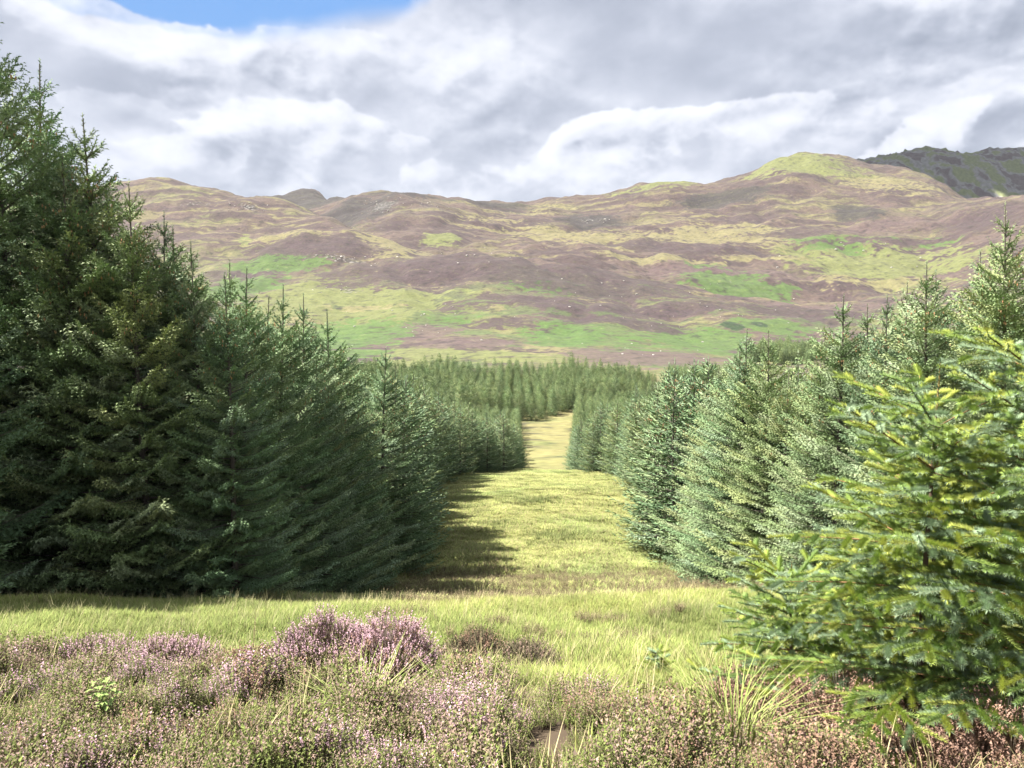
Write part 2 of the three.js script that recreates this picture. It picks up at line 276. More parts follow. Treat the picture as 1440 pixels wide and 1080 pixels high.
// ---------------------------------------------------------------- hills: patches of heather, bracken, grass and painted cloud shadow, in metres on the slope
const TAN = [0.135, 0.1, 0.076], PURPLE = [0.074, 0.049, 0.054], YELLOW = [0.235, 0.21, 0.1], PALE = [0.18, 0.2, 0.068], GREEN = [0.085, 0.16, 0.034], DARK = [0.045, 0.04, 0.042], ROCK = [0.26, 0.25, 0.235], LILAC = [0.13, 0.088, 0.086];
const patches = [];
for (const [px, py, rx, ry, kind, w = 1, skew = 0] of [
  [395, 368, 70, 16, 'green'], [345, 400, 50, 40, 'green', 1], [470, 478, 90, 26, 'green', 1.1], [380, 440, 60, 40, 'pale', 1], [560, 425, 100, 26, 'pale', 0.9], [700, 500, 120, 10, 'pale', 0.8], [620, 450, 60, 12, 'green', 0.6], [520, 440, 110, 34, 'pale', 0.9], [440, 420, 90, 30, 'pale'], [590, 500, 90, 16, 'pale'], [480, 500, 80, 14, 'green', 0.8],
  [770, 396, 80, 16, 'green', 1.2], [800, 474, 62, 22, 'green', 1.1], [1040, 414, 75, 14, 'green', 0.8], [985, 485, 75, 14, 'green', 1], [900, 405, 50, 10, 'green', 0.8], [1240, 372, 140, 30, 'pale', 0.9], [1180, 350, 90, 10, 'green', 0.5], [1290, 345, 90, 12, 'green', 0.45],
  [1000, 470, 60, 10, 'green', 0.7], [1090, 405, 60, 10, 'green', 0.8], [622, 334, 26, 9, 'pale', 1.3], [1030, 460, 13, 7, 'bush', 1.5], [1068, 457, 8, 5, 'bush', 1.2], [870, 480, 70, 20, 'green', 0.5], [1100, 460, 70, 20, 'green', 0.7],
  [690, 370, 190, 15, 'purple', 1.3, 0.06], [440, 345, 80, 13, 'purple', 1.1], [850, 388, 90, 14, 'purple', 1], [930, 438, 110, 14, 'purple', 1.1], [820, 437, 100, 9, 'purple', 1], [1000, 384, 130, 11, 'lilac', 1.2], [1120, 440, 100, 10, 'purple', 1], [1190, 432, 120, 8, 'lilac', 1],
  [880, 452, 90, 8, 'purple', 0.9], [595, 466, 50, 12, 'lilac', 1.1], [910, 500, 110, 12, 'lilac', 0.9], [660, 482, 80, 10, 'lilac', 0.8], [570, 372, 90, 12, 'purple', 0.7], [760, 425, 110, 9, 'purple', 0.7], [700, 455, 70, 8, 'purple', 0.5], [640, 430, 70, 14, 'purple', 0.45], [500, 400, 60, 10, 'purple', 0.5],
  [420, 288, 80, 9, 'dark', 1.2, 0.12], [340, 266, 70, 6, 'dark', 0.9], [480, 310, 70, 8, 'dark', 0.9], [570, 272, 60, 5, 'dark', 0.8], [690, 288, 60, 6, 'dark', 0.8], [1020, 285, 58, 8, 'dark', 1.2], [1208, 298, 30, 7, 'dark', 1.2], [830, 312, 44, 7, 'dark', 1.1], [900, 345, 60, 6, 'purple', 1], [1010, 350, 80, 6, 'purple', 0.9], [1390, 310, 60, 20, 'purple', 0.8], [1270, 318, 90, 10, 'lilac', 0.9], [1130, 328, 120, 8, 'purple', 0.7], [560, 320, 60, 8, 'purple', 0.6],  // dark patches on the nearer ridge top: cloud shadow painted in as dark heather
  [1000, 335, 130, 10, 'yellow', 0.9], [850, 340, 60, 10, 'yellow', 0.9], [930, 362, 90, 8, 'yellow', 0.9], [780, 330, 60, 12, 'yellow', 0.7], [1105, 232, 60, 16, 'pale', 1.1], [1160, 228, 70, 14, 'pale', 0.7], [920, 262, 60, 6, 'pale', 0.9], [1250, 260, 60, 14, 'yellow', 0.7], [345, 338, 14, 34, 'pale', 1.1, 0.9], [410, 330, 70, 8, 'yellow', 0.8], [560, 345, 60, 5, 'yellow', 0.8, 0.12], [660, 395, 130, 6, 'yellow', 0.8, 0.1], [690, 312, 50, 10, 'yellow', 0.6], [750, 300, 60, 8, 'yellow', 0.5], [1060, 362, 70, 6, 'yellow', 0.8], [1180, 395, 80, 8, 'yellow', 0.8], [1240, 405, 90, 8, 'yellow', 0.8], [660, 462, 10, 16, 'yellow', 1], [700, 435, 14, 10, 'yellow', 0.8], [830, 425, 60, 4, 'yellow', 0.7], [760, 490, 60, 8, 'yellow', 0.7], [500, 435, 60, 6, 'yellow', 0.8, 0.1], [430, 455, 40, 10, 'yellow', 0.6],
  [490, 366, 44, 6, 'rock', 1], [350, 292, 16, 6, 'rock', 1], [538, 290, 26, 9, 'rock', 0.9], [600, 290, 20, 6, 'rock', 0.7], [830, 310, 16, 5, 'rock', 0.8], [640, 275, 20, 4, 'rock', 0.6], [490, 410, 14, 5, 'rock', 0.8], [690, 352, 18, 3, 'rock', 0.6], [280, 290, 30, 6, 'rock', 0.6],
]) {
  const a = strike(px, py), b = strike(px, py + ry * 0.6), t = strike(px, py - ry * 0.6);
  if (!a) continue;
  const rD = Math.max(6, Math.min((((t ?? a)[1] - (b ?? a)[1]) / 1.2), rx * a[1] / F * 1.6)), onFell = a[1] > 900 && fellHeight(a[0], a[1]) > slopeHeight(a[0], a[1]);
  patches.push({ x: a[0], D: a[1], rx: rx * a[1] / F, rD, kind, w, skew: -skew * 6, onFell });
}
function hillTexture(W, H, x0, x1, d0, d1, onFell) {
  const kinds = ['green', 'pale', 'purple', 'lilac', 'dark', 'yellow', 'rock', 'bush'], layer = {};
  for (const k of kinds) layer[k] = new Float32Array(W * H);
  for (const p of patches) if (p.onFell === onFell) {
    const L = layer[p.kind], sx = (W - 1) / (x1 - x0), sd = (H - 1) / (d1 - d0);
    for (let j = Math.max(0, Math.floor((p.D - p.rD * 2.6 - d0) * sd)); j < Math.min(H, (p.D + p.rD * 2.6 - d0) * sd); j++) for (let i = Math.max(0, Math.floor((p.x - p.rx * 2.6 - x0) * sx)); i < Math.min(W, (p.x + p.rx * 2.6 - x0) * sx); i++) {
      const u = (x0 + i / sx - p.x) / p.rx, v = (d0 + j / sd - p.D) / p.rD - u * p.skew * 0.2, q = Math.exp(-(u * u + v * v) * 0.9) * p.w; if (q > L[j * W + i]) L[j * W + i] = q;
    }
  }
  return colourTexture(W, H, (i, j, c) => {
    const x = lerp(x0, x1, i / (W - 1)), D = lerp(d0, d1, j / (H - 1)), o = j * W + i, s = onFell ? 1.5 : 1;
    const wx = x + fbm2(x / 40, D / 40, 2) * 26, wd = D + fbm2(x / 40 + 50, D / 40, 2) * 26;
    const big = fbm2(wx / (150 * s) + 2, wd / (95 * s), 4), mid = fbm2(wx / (46 * s), wd / (30 * s) + 20, 4), small = fbm2(x / 11 + 9, D / 8, 4), fine = noise2(x / 2.4, D / 2.4), streak = fbm2(wx / (120 * s) + 80, wd / (17 * s), 4), speck = noise2(x / 5.1 + 30, D / 4.3), grain = noise2(x / 1.35, D / 1.2 + 11);
    const edge = mid * 0.6 + small * 0.85 + streak * 0.8 + speck * 0.14 + fine * 0.1, on = (k, t = 0.42) => sstep(t - 0.03, t + 0.06, layer[k][o] + edge * 0.85 * Math.min(1, layer[k][o] * 3));
    c[0] = TAN[0]; c[1] = TAN[1]; c[2] = TAN[2];
    const valley = sstep(330, 290, D + edge * 60);
    if (valley > 0.5) { c[0] = 0.3; c[1] = 0.275; c[2] = 0.105; blend(c, [0.22, 0.24, 0.075], sstep(0, 0.3, mid)); blend(c, [0.2, 0.14, 0.08], sstep(0.05, 0.3, streak) * 0.6); }
    else {
      const near = sstep(1000, 560, D) * (onFell ? 0 : 1);
      blend(c, PALE, sstep(-0.04, 0.2, big + edge * 0.25 + near * 0.22) * (onFell ? 0.3 : 0.5 + near * 0.3));
      blend(c, YELLOW, sstep(onFell ? 0.2 : 0.15, 0.25, streak + mid * 0.3 + small * 0.4) * 0.6);
      blend(c, LILAC, sstep(0.0, 0.1, -mid - streak * 0.3 + small * 0.3) * 0.55);
      blend(c, PURPLE, sstep(0.03, 0.1, -streak + mid * 0.5 + small * 0.4 - big * 0.2 - near * 0.1) * 0.8);
      blend(c, GREEN, near * sstep(0.0, 0.14, big * 0.6 - mid * 0.7 + small * 0.3) * 0.6);
    }
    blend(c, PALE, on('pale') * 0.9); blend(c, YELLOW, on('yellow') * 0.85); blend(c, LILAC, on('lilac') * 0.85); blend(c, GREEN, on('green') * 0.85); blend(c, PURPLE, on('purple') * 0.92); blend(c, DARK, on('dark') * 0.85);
    blend(c, [0.03, 0.06, 0.022], on('bush', 0.5));
    blend(c, ROCK, sstep(0.62, 0.85, layer.rock[o] * 0.75 + speck * 0.6 + fine * 0.35 + mid * 0.3) * 0.8); blend(c, DARK, sstep(0.55, 0.8, layer.rock[o] * 0.8 - speck * 0.6 + small * 0.4) * 0.7);
    blend(c, YELLOW, sstep(0.42, 0.5, small + speck * 0.12) * 0.5); blend(c, DARK, sstep(0.22, 0.36, -small - speck * 0.2) * 0.5); blend(c, PURPLE, sstep(0.16, 0.3, speck * 0.5 + fine * 0.35 + mid * 0.3) * 0.22); blend(c, PALE, sstep(0.2, 0.34, grain * 0.3 - speck * 0.45 + small * 0.4) * 0.2);
    const k = 0.52 * (1 + fine * 0.28 + small * 0.45 + speck * 0.2 + grain * 0.25); c[0] *= k; c[1] *= k; c[2] *= k;
  });
}
{ const bump = (() => { const W = 512, d = new Uint8Array(W * W * 4); for (let i = 0; i < W * W; i++) { const x = i % W, y = (i / W) | 0, v = 128 + (noise2(x / 4, y / 4) + noise2(x / 9, y / 9) * 1.3) * 60; d[i * 4] = d[i * 4 + 1] = d[i * 4 + 2] = clamp(v, 0, 255); d[i * 4 + 3] = 255; } const t = new THREE.DataTexture(d, W, W); t.magFilter = THREE.LinearFilter; t.wrapS = t.wrapT = THREE.RepeatWrapping; t.repeat.set(6, 6); t.needsUpdate = true; return t; })();
  const grow = (d0, d1) => (t) => d0 * Math.pow(d1 / d0, t);
  const fA = grow(137, 1560), fB = grow(900, 2700), fC = grow(2650, 3650);
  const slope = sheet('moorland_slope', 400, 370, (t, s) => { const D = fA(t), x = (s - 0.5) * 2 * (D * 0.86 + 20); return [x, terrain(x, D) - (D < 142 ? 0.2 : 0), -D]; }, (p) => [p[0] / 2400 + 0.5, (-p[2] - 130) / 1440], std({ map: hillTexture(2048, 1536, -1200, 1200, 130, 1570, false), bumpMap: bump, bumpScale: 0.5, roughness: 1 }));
  tag(slope, 'sunlit moor slope of purple heather, bracken and pale grass beyond the plantation', 'hill', null, 'structure');
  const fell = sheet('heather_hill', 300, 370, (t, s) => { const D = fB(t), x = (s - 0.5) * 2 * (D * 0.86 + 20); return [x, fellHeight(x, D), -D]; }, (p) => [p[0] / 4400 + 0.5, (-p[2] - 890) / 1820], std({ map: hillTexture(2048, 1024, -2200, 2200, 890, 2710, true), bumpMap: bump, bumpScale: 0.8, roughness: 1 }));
  tag(fell, 'rounded brown heather hills along the skyline', 'hill', null, 'structure');
  const cragMap = colourTexture(1024, 512, (i, j, c) => { const x = lerp(-500, 3600, i / 1023), D = lerp(2600, 3700, j / 511), n = fbm2(x / 90, D / 90, 5), f = noise2(x / 9, D / 9); c[0] = 0.2; c[1] = 0.195; c[2] = 0.19; blend(c, [0.16, 0.18, 0.08], sstep(0, 0.12, n)); blend(c, [0.11, 0.085, 0.085], sstep(0.05, 0.16, -n)); const k = 1 + f * 0.3; c[0] *= k; c[1] *= k; c[2] *= k; });
  const crag = sheet('rocky_crag', 100, 200, (t, s) => { const D = fC(t), x = lerp(0.36, 1.1, s) * D; return [x, cragHeight(x, D), -D]; }, (p) => [(p[0] + 500) / 4100, (-p[2] - 2600) / 1100], std({ map: cragMap, roughness: 1 }));
  tag(crag, 'dark rocky crag behind the shoulder of the heather hill', 'hill', null, 'structure');
}

// an unseen cloud, placed above the view to shade the crag
{ const r = rng(9), geo = [], target = new THREE.Vector3(2350, 640, -3080), at = target.clone().addScaledVector(sunDir, 1900);
  for (let i = 0; i < 76; i++) { const s = new THREE.IcosahedronGeometry(120 + r() * 130, 3); s.scale(1, 0.6, 1); s.translate((r() * 2 - 1) * 1400, (r() - 0.5) * 90, (r() * 2 - 1) * 520); geo.push(s); }
  const m = new THREE.Mesh(mergeGeometries(geo), std({ color: new THREE.Color(0.85, 0.86, 0.88) })); m.name = 'cloud'; m.position.copy(at); m.castShadow = true; tag(m, 'unseen broad white cloud placed above the view to shade the rocky crag', 'cloud', null, 'structure'); scene.add(m);
}

// ---------------------------------------------------------------- spruce plantation
const BARK = [0.1, 0.085, 0.07];
const treeMat = std({ vertexColors: true, roughness: 0.85 }), barkMat = std({ vertexColors: true, roughness: 1 });
const needleTones = [[0.185, 0.248, 0.1], [0.15, 0.213, 0.085], [0.215, 0.268, 0.135], [0.125, 0.183, 0.075], [0.24, 0.285, 0.12]];
function makeSpruce(seed, H, R, lod) {
  const r = rng(seed), crown = new Builder(), wood = new Builder(), cones = new Builder(), V = (x, y, z) => [x, y, z];
  const step = [0.32, 0.42, 0.75][lod], twigGap = [0.105, 0.2, 0.42][lod], shootLen = [0.15, 0.24, 0.5][lod];
  const sway = (h) => [Math.sin(h * 0.6 + seed) * 0.05 * h / H, Math.cos(h * 0.5 + seed * 2) * 0.05 * h / H];
  const tp = [], tr = []; for (let i = 0; i <= 12; i++) { const h = -0.4 + (H + 0.4) * i / 12, s = sway(Math.max(0, h)); tp.push([s[0], h, s[1]]); tr.push(lerp(H * 0.0115, 0.008, Math.pow(i / 12, 0.9))); }
  wood.tube(tp, tr, lod ? 5 : 8, BARK);
  let tone = needleTones[0], bright = 1;
  const shoot = (x, y, z, dx, dy, dz, len) => {               // a twig end clothed with needles
    const q = 1 / Math.hypot(dx, dy, dz); dx *= q; dy *= q; dz *= q;
    const k = bright * (0.8 + r() * 0.4), col = [tone[0] * k, tone[1] * k, tone[2] * k];
    let ux = -dz, uz = dx, ul = Math.hypot(ux, uz) || 1; ux /= ul; uz /= ul;
    const vx = dy * uz, vy = dz * ux - dx * uz, vz = -dy * ux;
    if (lod === 0) {
      const n = 7, nl = 0.042, nw = 0.0075;
      for (let i = 0; i < n; i++) {
        const t = (i + r() * 0.6) / n * len, a = i * 2.4 + r() * 0.8, ca = Math.cos(a), sa = Math.sin(a), px = x + dx * t, py = y + dy * t, pz = z + dz * t;
        const ox = ux * ca + vx * sa, oy = vy * sa, oz = uz * ca + vz * sa, l = nl * (0.8 + r() * 0.5), w = nw;
        crown.tri(px - dx * w * 2, py - dy * w * 2, pz - dz * w * 2, px + dx * w * 2, py + dy * w * 2, pz + dz * w * 2, px + (ox * 0.75 + dx * 0.7) * l, py + (oy * 0.75 + dy * 0.7) * l, pz + (oz * 0.75 + dz * 0.7) * l, col);
      }
      crown.tri(x, y, z, x + dx * len * 0.6 + ux * 0.012, y + dy * len * 0.6, z + dz * len * 0.6 + uz * 0.012, x + dx * len * 1.15, y + dy * len * 1.15, z + dz * len * 1.15, col);
    } else {
      const w = lod === 1 ? 0.032 : 0.085;
      for (const s of [-1, 1]) {
        const a = r() * 3.14, ca = Math.cos(a) * w * s, sa = Math.sin(a) * w * s, ox = ux * ca + vx * sa, oy = vy * sa, oz = uz * ca + vz * sa, m = 0.35 + r() * 0.2;
        crown.tri(x, y, z, x + dx * len * m + ox, y + dy * len * m + oy, z + dz * len * m + oz, x + dx * len, y + dy * len, z + dz * len, col);
        if (lod === 1) crown.tri(x + dx * len * 0.1, y + dy * len * 0.1, z + dz * len * 0.1, x + dx * len * (m + 0.1) - oy, y + dy * len * m + ox, z + dz * len * m - oz, x + dx * len * 1.05, y + dy * len * 1.05, z + dz * len * 1.05, col);
      }
    }
  };
  for (let h = 0.15; h < H - (lod === 2 ? 0.1 : 0.42);) {
    const top = H - h, rel = top / H, n = top < 1.2 ? 4 : (lod === 1 ? 7 : 6) + Math.floor(r() * 2), a0 = r() * 6.28, lobe = 0.86 + 0.28 * r();
    for (let b = 0; b < n; b++) {
      const az = a0 + b / n * 6.283 + (r() - 0.5) * 0.5, L = (R * (1 - Math.exp(-top * 0.38 / R * 1.15)) * 1.05 + 0.035) * lerp(0.5, 1, Math.min(1, top / 2.4)) * lobe * (0.8 + r() * 0.36) * (h < 1 ? 0.8 + 0.2 * h : 1);
      const el = lerp(0.06, 0.8, Math.pow(1 - Math.min(1, top / (H * 0.75)), 1.3)) + (r() - 0.5) * 0.2, curve = lerp(0.16, 0.25, r()), ox = Math.cos(az), oz = Math.sin(az), s0 = sway(h), hb = h + (r() - 0.5) * step * 0.8;
      tone = needleTones[Math.floor(r() * needleTones.length)]; bright = 0.85 + r() * 0.35;
      const P = (s) => [s0[0] + ox * L * s * Math.cos(el), hb + L * (Math.sin(el) * s - 0.2 * s * (1 - s) * (el < 0.2 ? 1 : 0.2) + curve * s * s * 0.9), s0[1] + oz * L * s * Math.cos(el)];
      if (lod < 2) { const pts = [P(0), P(0.5), P(0.95)]; wood.tube(pts, [0.012 + L * 0.006, 0.01, 0.004], 3, BARK); }
      const inner = L > 0.9 ? 0.16 : 0.05, droop = lerp(0.05, 0.3, Math.min(1, top / 6));
      for (let d = L * inner; d < L; d += twigGap * (0.75 + r() * 0.5)) {
        const s = d / L, p = P(s), tl = Math.min(0.62, (0.1 + 0.42 * (1 - s) * L * 0.6 + 0.12 * r()) * (L < 0.5 ? 0.6 : 1));
        for (const side of [-1, 1]) {
          let fx = ox * 0.72 - oz * side * 0.7, fz = oz * 0.72 + ox * side * 0.7, fy = 0.12 - droop * (0.5 + r()) * 0.8 + Math.max(0, el) * 0.6;
          const m = Math.max(1, Math.round(tl / (shootLen * 0.62)));
          for (let k = 0; k < m; k++) {
            const t = k / m * tl, x = p[0] + fx * t, y = p[1] + fy * t - t * t * droop * 0.4, z = p[2] + fz * t;
            shoot(x, y, z, fx + (r() - 0.5) * 0.35, fy + (r() - 0.22) * 0.6, fz + (r() - 0.5) * 0.35, shootLen * (0.8 + r() * 0.6));
            if (lod === 0 && k) { const w = (k % 2 ? 1 : -1) * 0.8; shoot(x, y, z, fx - fz * w, fy - 0.1 - r() * 0.3, fz + fx * w, shootLen * 0.75); }
          }
        }
        if (lod === 0) { const q = P(Math.min(1, s + 0.08)); shoot(p[0], p[1], p[2], q[0] - p[0], q[1] - p[1] + 0.01, q[2] - p[2], shootLen); if (r() < 0.5) shoot(p[0], p[1], p[2], ox * 0.5 + (r() - 0.5), 0.5, oz * 0.5 + (r() - 0.5), shootLen * 0.7); }
      }
      const e = P(0.96), e0 = P(0.85); shoot(e[0], e[1], e[2], e[0] - e0[0], e[1] - e0[1] + 0.02, e[2] - e0[2], shootLen * 1.2);
      if (rel < 0.42 && top > 0.8 && lod < 2 && r() < 0.6) for (let k = 0; k < 4; k++) {   // hanging cones in the upper crown
        const c = P(0.5 + r() * 0.5), cl = 0.075, cw = lod ? 0.026 : 0.016, col = [0.26 + r() * 0.08, 0.17 + r() * 0.04, 0.09], x = c[0] + (r() - 0.5) * 0.2, y = c[1] - 0.04, z = c[2] + (r() - 0.5) * 0.2;
        for (let f = 0; f < 3; f++) { const a = f * 2.094, a2 = a + 2.094, x1 = x + Math.cos(a) * cw, z1 = z + Math.sin(a) * cw, x2 = x + Math.cos(a2) * cw, z2 = z + Math.sin(a2) * cw; cones.tri(x, y, z, x1, y - cl * 0.5, z1, x2, y - cl * 0.5, z2, col); cones.tri(x, y - cl, z, x2, y - cl * 0.5, z2, x1, y - cl * 0.5, z1, col); }
      }
    }
    h += step * (0.75 + r() * 0.5) * (top < 1.6 ? 0.9 : 1);
  }
  tone = needleTones[2]; bright = 1; for (let h = H - 0.9; h < H; h += shootLen * 0.7) { const s = sway(h); shoot(s[0], h, s[1], (r() - 0.5) * 0.1, 1, (r() - 0.5) * 0.1, shootLen); }
  return { crown: crown.geometry(), wood: wood.geometry(), cones: cones.p.length ? cones.geometry() : null, H };
}
const spruceKinds = [[], [], []];
for (let i = 0; i < 4; i++) spruceKinds[0].push(makeSpruce(11 + i * 7, 8.6, 1.75 + (i % 3) * 0.12, 0));
for (let i = 0; i < 5; i++) spruceKinds[1].push(makeSpruce(131 + i * 5, 8.8, 1.8 + (i % 3) * 0.12, 1));
const tints = [1.1, 0.97, 1.2, 1.05, 1.15].map((k, i) => { const m = treeMat.clone(); m.color.setRGB(k * [0.98, 0.92, 1.02, 0.9, 1.04][i], k, k * [1.12, 1.22, 1.02, 1.18, 1.08][i]); return m; });
const coneMat = std({ vertexColors: true, roughness: 0.9 });
let treeCount = 0;
function plantSpruce(lod, x, D, H, label, group, crownWidth = 1) {
  const k = treeCount++, kind = spruceKinds[lod][(k * 7 + (k >> 2)) % spruceKinds[lod].length], t = new THREE.Group(), y = groundHeight(x, -D);
  t.name = numbered('spruce_tree');
  const add = (name, g, m) => { const o = new THREE.Mesh(g, m); o.name = name; if (name === 'cones') o.userData.kind = 'stuff'; t.add(o); };
  add('trunk', kind.wood, barkMat); add('crown', kind.crown, tints[(k * 3 + (k >> 3)) % tints.length]); if (kind.cones) add('cones', kind.cones, coneMat);
  const s = H / kind.H; t.position.set(x, y - 0.05, -D); const w = s * crownWidth * (0.9 + ((k * 0.618) % 1) * 0.28); t.scale.set(w, s, w); t.rotation.set(Math.sin(k * 5.1) * 0.025, k * 2.399, Math.cos(k * 3.7) * 0.025);
  tag(t, label, 'tree', group); shadows(t); scene.add(t); return t;
}
const SHADE = 'spruces on the shaded side of the ride', SUNNY = 'spruces on the sunlit side of the ride';
const r0 = rng(5);
// the tall dark front of the plantation on the shaded side: photograph x, depth, photograph y of the tip, label
for (const [px, D, tip, label] of [
  [26, 15, -5, 'tallest dark spruce with a long bare leader above the ridge'], [64, 16.6, 75, 'dark spruce with a thin leader close beside the tallest tree'], [-45, 14.4, 150, null], [142, 15.4, 165, 'dark spruce with sparse crooked top shoots next to the tallest trees'], [205, 15, 258, null],
  [285, 15.4, 338, 'dark pointed spruce at the corner of the shaded plantation front'], [345, 17, 372, null], [418, 20, 412, 'spruce with brown cone clusters near its thin tip'], [250, 17.8, 318, null], [170, 18.4, 262, null], [104, 18, 205, null], [372, 22, 415, null], [310, 20.5, 365, null], [458, 23, 484, null], [325, 15.2, 385, null], [240, 15.8, 300, null], [85, 14.8, 210, null], [385, 18.4, 400, null], [440, 21.4, 455, null],
]) plantSpruce(0, xAt(px, D), D, heightAt(px, tip, D) - groundHeight(xAt(px, D), -D), label ?? 'dark spruce in the tall front row of the shaded plantation', SHADE, 0.98);
for (const [x, D, H] of [[-12.6, 13.4, 10], [-14.6, 14.6, 10.5], [-15.2, 12, 9.5], [-17.4, 13.6, 10], [-12.2, 17, 10], [-10.2, 10.4, 9], [-9.9, 12.2, 9.2], [-11.6, 8.8, 8.6], [-12.8, 10.8, 9]]) plantSpruce(0, x, D, H, 'dark spruce in the tall front row of the shaded plantation', SHADE, 1.12);
// sunlit side, close
for (const [px, D, tip, label] of [
  [1412, 14.2, 285, 'tall slim spruce rising behind the bright young spruces'], [1310, 15, 368, 'broad sunlit spruce with a blunt top behind the young spruces'], [1470, 16, 330, null], [1240, 17.4, 415, null], [1180, 19.4, 415, 'sunlit spruce with a thin forked leader'], [1385, 18, 350, null], [1330, 20, 380, null], [1275, 21, 395, null], [1150, 22, 470, null], [1215, 23, 430, null],
]) plantSpruce(0, xAt(px, D), D, heightAt(px, tip, D) - groundHeight(xAt(px, D), -D), label ?? 'pale sunlit spruce in the front of the sunny plantation', SUNNY, 1.08);
// rows down both sides; the ones farther in and farther off become the forests
const rowLabel = (side, row, D) => (row ? 'spruce standing behind the edge row on the ' : 'spruce in the edge row on the ') + (side === 'shade' ? 'shaded' : 'sunlit') + ' side, ' + (D < 40 ? 'by the brown strip' : D < 80 ? 'by the open ride' : 'where the ride drops away');
const forest = { shade: [], sunny: [] };
for (const side of ['shade', 'sunny']) for (let D = 24; D < 300; D += D < 130 ? 2.15 : 2.9) for (let row = 0; row < 44; row++) {
  const gap = D < 130 ? 2.3 : 3.1, out = side === 'shade' ? -1 : 1, j = r0(), k = r0(), q = r0(), x = (side === 'shade' ? shadeEdge(D) : sunnyEdge(D)) + out * (row * gap + (j - 0.5) * 1.5 + fbm2(D / 9 + (out > 0 ? 50 : 0), 1, 2) * 1.6), d = D + (k - 0.5) * 1.2, u = x / d;
  if (side === 'shade' ? u < -0.30 - (D > 60 ? 0.02 : 0) : u > (D < 60 ? 0.44 : 0.36)) break;
  if (D > 250 && side === 'shade' && row < 6) continue;
  if (row && q < 0.05) continue;
  const H = lerp(9.4, 7.3, sstep(44, 110, D)) * (0.84 + 0.3 * r0()) * (1 + fbm2(x / 15, D / 15, 2) * 0.25);
  if (D < 46 && row < 5 || D < 74 && row < 3 || D < 128 && row < 2) plantSpruce(D < 34 && row < 2 ? 0 : 1, x, d, H, rowLabel(side, row, D), side === 'shade' ? SHADE : SUNNY, 1.14);
  else forest[side].push([x, d, H]);
}
// the block that closes the ride, and the woods on the valley floor
const block = [], lower = [];
for (let D = 262; D < 415; D += 4.4) for (let x = -100; x < 140; x += 4.1) {
  const xx = x + (r0() - 0.5) * 1.6, d = D + (r0() - 0.5) * 1.6, H = 11.2 * (0.72 + 0.44 * r0()) * (1 + fbm2(xx / 26, D / 26, 3) * 0.65) * (1 - 0.5 * sstep(850, 930, xx / d * F + CX)), u = xx / d * F + CX;
  if (u < 430 || u > 1060) continue;
  const front = 258 + Math.max(0, u - 745) * 0.5 + fbm2(xx / 16, 3, 3) * 26;
  const gapA = Math.abs(u - (690 + fbm2(D / 30, 7, 2) * 12)) < 3 && D > 370, gapB = u > 924 && u < 940;
  if (d < front || gapA || gapB) continue;
  if (u < 745 && D < 300) { block.push([xx, d, H]); continue; }
  if (r0() < 0.06) continue;
  if (u > 940) { if (D > 300) lower.push([xx, d, 10.5 * (0.8 + 0.3 * r0())]); continue; }
  block.push([xx, d, H]);
}
for (let D = 470; D < 560; D += 3.6) for (let u = 1030; u < 1190; u += 6) { const q = fbm2(u / 30, D / 25, 3); if (q + 0.5 - Math.abs(u - 1110) / 110 - Math.abs(D - 515) / 110 > 0) lower.push([xAt(u + r0() * 5, D), D + r0() * 3, (8 + r0() * 4) * (1 + q * 0.5)]); }
function wood(name, list, kind, label, tint) {
  const im = new THREE.InstancedMesh(kind.crown, treeMat, list.length), m = new THREE.Matrix4(), q = new THREE.Quaternion(), up = new THREE.Vector3(0, 1, 0), r = rng(list.length), c = new THREE.Color();
  list.forEach(([x, D, H], i) => {
    const s = H / kind.H, wide = (D > 250 ? 1.12 : 1) * (0.9 + r() * 0.35), y = (D < 400 ? groundHeight(x, -D) : terrain(x, D)) - 0.1; q.setFromAxisAngle(up, r() * 6.28); m.compose(new THREE.Vector3(x, y, -D), q, new THREE.Vector3(s * wide, s, s * wide)); im.setMatrixAt(i, m);
    const k = 0.8 + r() * 0.4; c.setRGB(k * tint[0] * (0.94 + r() * 0.12), k * tint[1], k * tint[2] * (0.92 + r() * 0.16)); im.setColorAt(i, c);
  });
  im.name = numbered(name); tag(im, label, 'forest', null, 'stuff'); im.castShadow = im.receiveShadow = true; scene.add(im);
}
wood('spruce_forest', forest.shade, spruceKinds[1][0], 'dense spruce plantation stretching away behind the shaded edge of the ride', [1, 1, 1]);
wood('spruce_forest', forest.sunny, spruceKinds[1][2], 'dense spruce plantation stretching away behind the sunlit edge of the ride', [1, 1, 1]);
wood('spruce_forest', block, spruceKinds[1][3], 'blue-green block of spruces closing the far end of the ride', [1, 1, 1]);
wood('spruce_forest', lower, spruceKinds[1][1], 'small dark spruce wood on the foot of the moor slope', [1, 1, 1]);

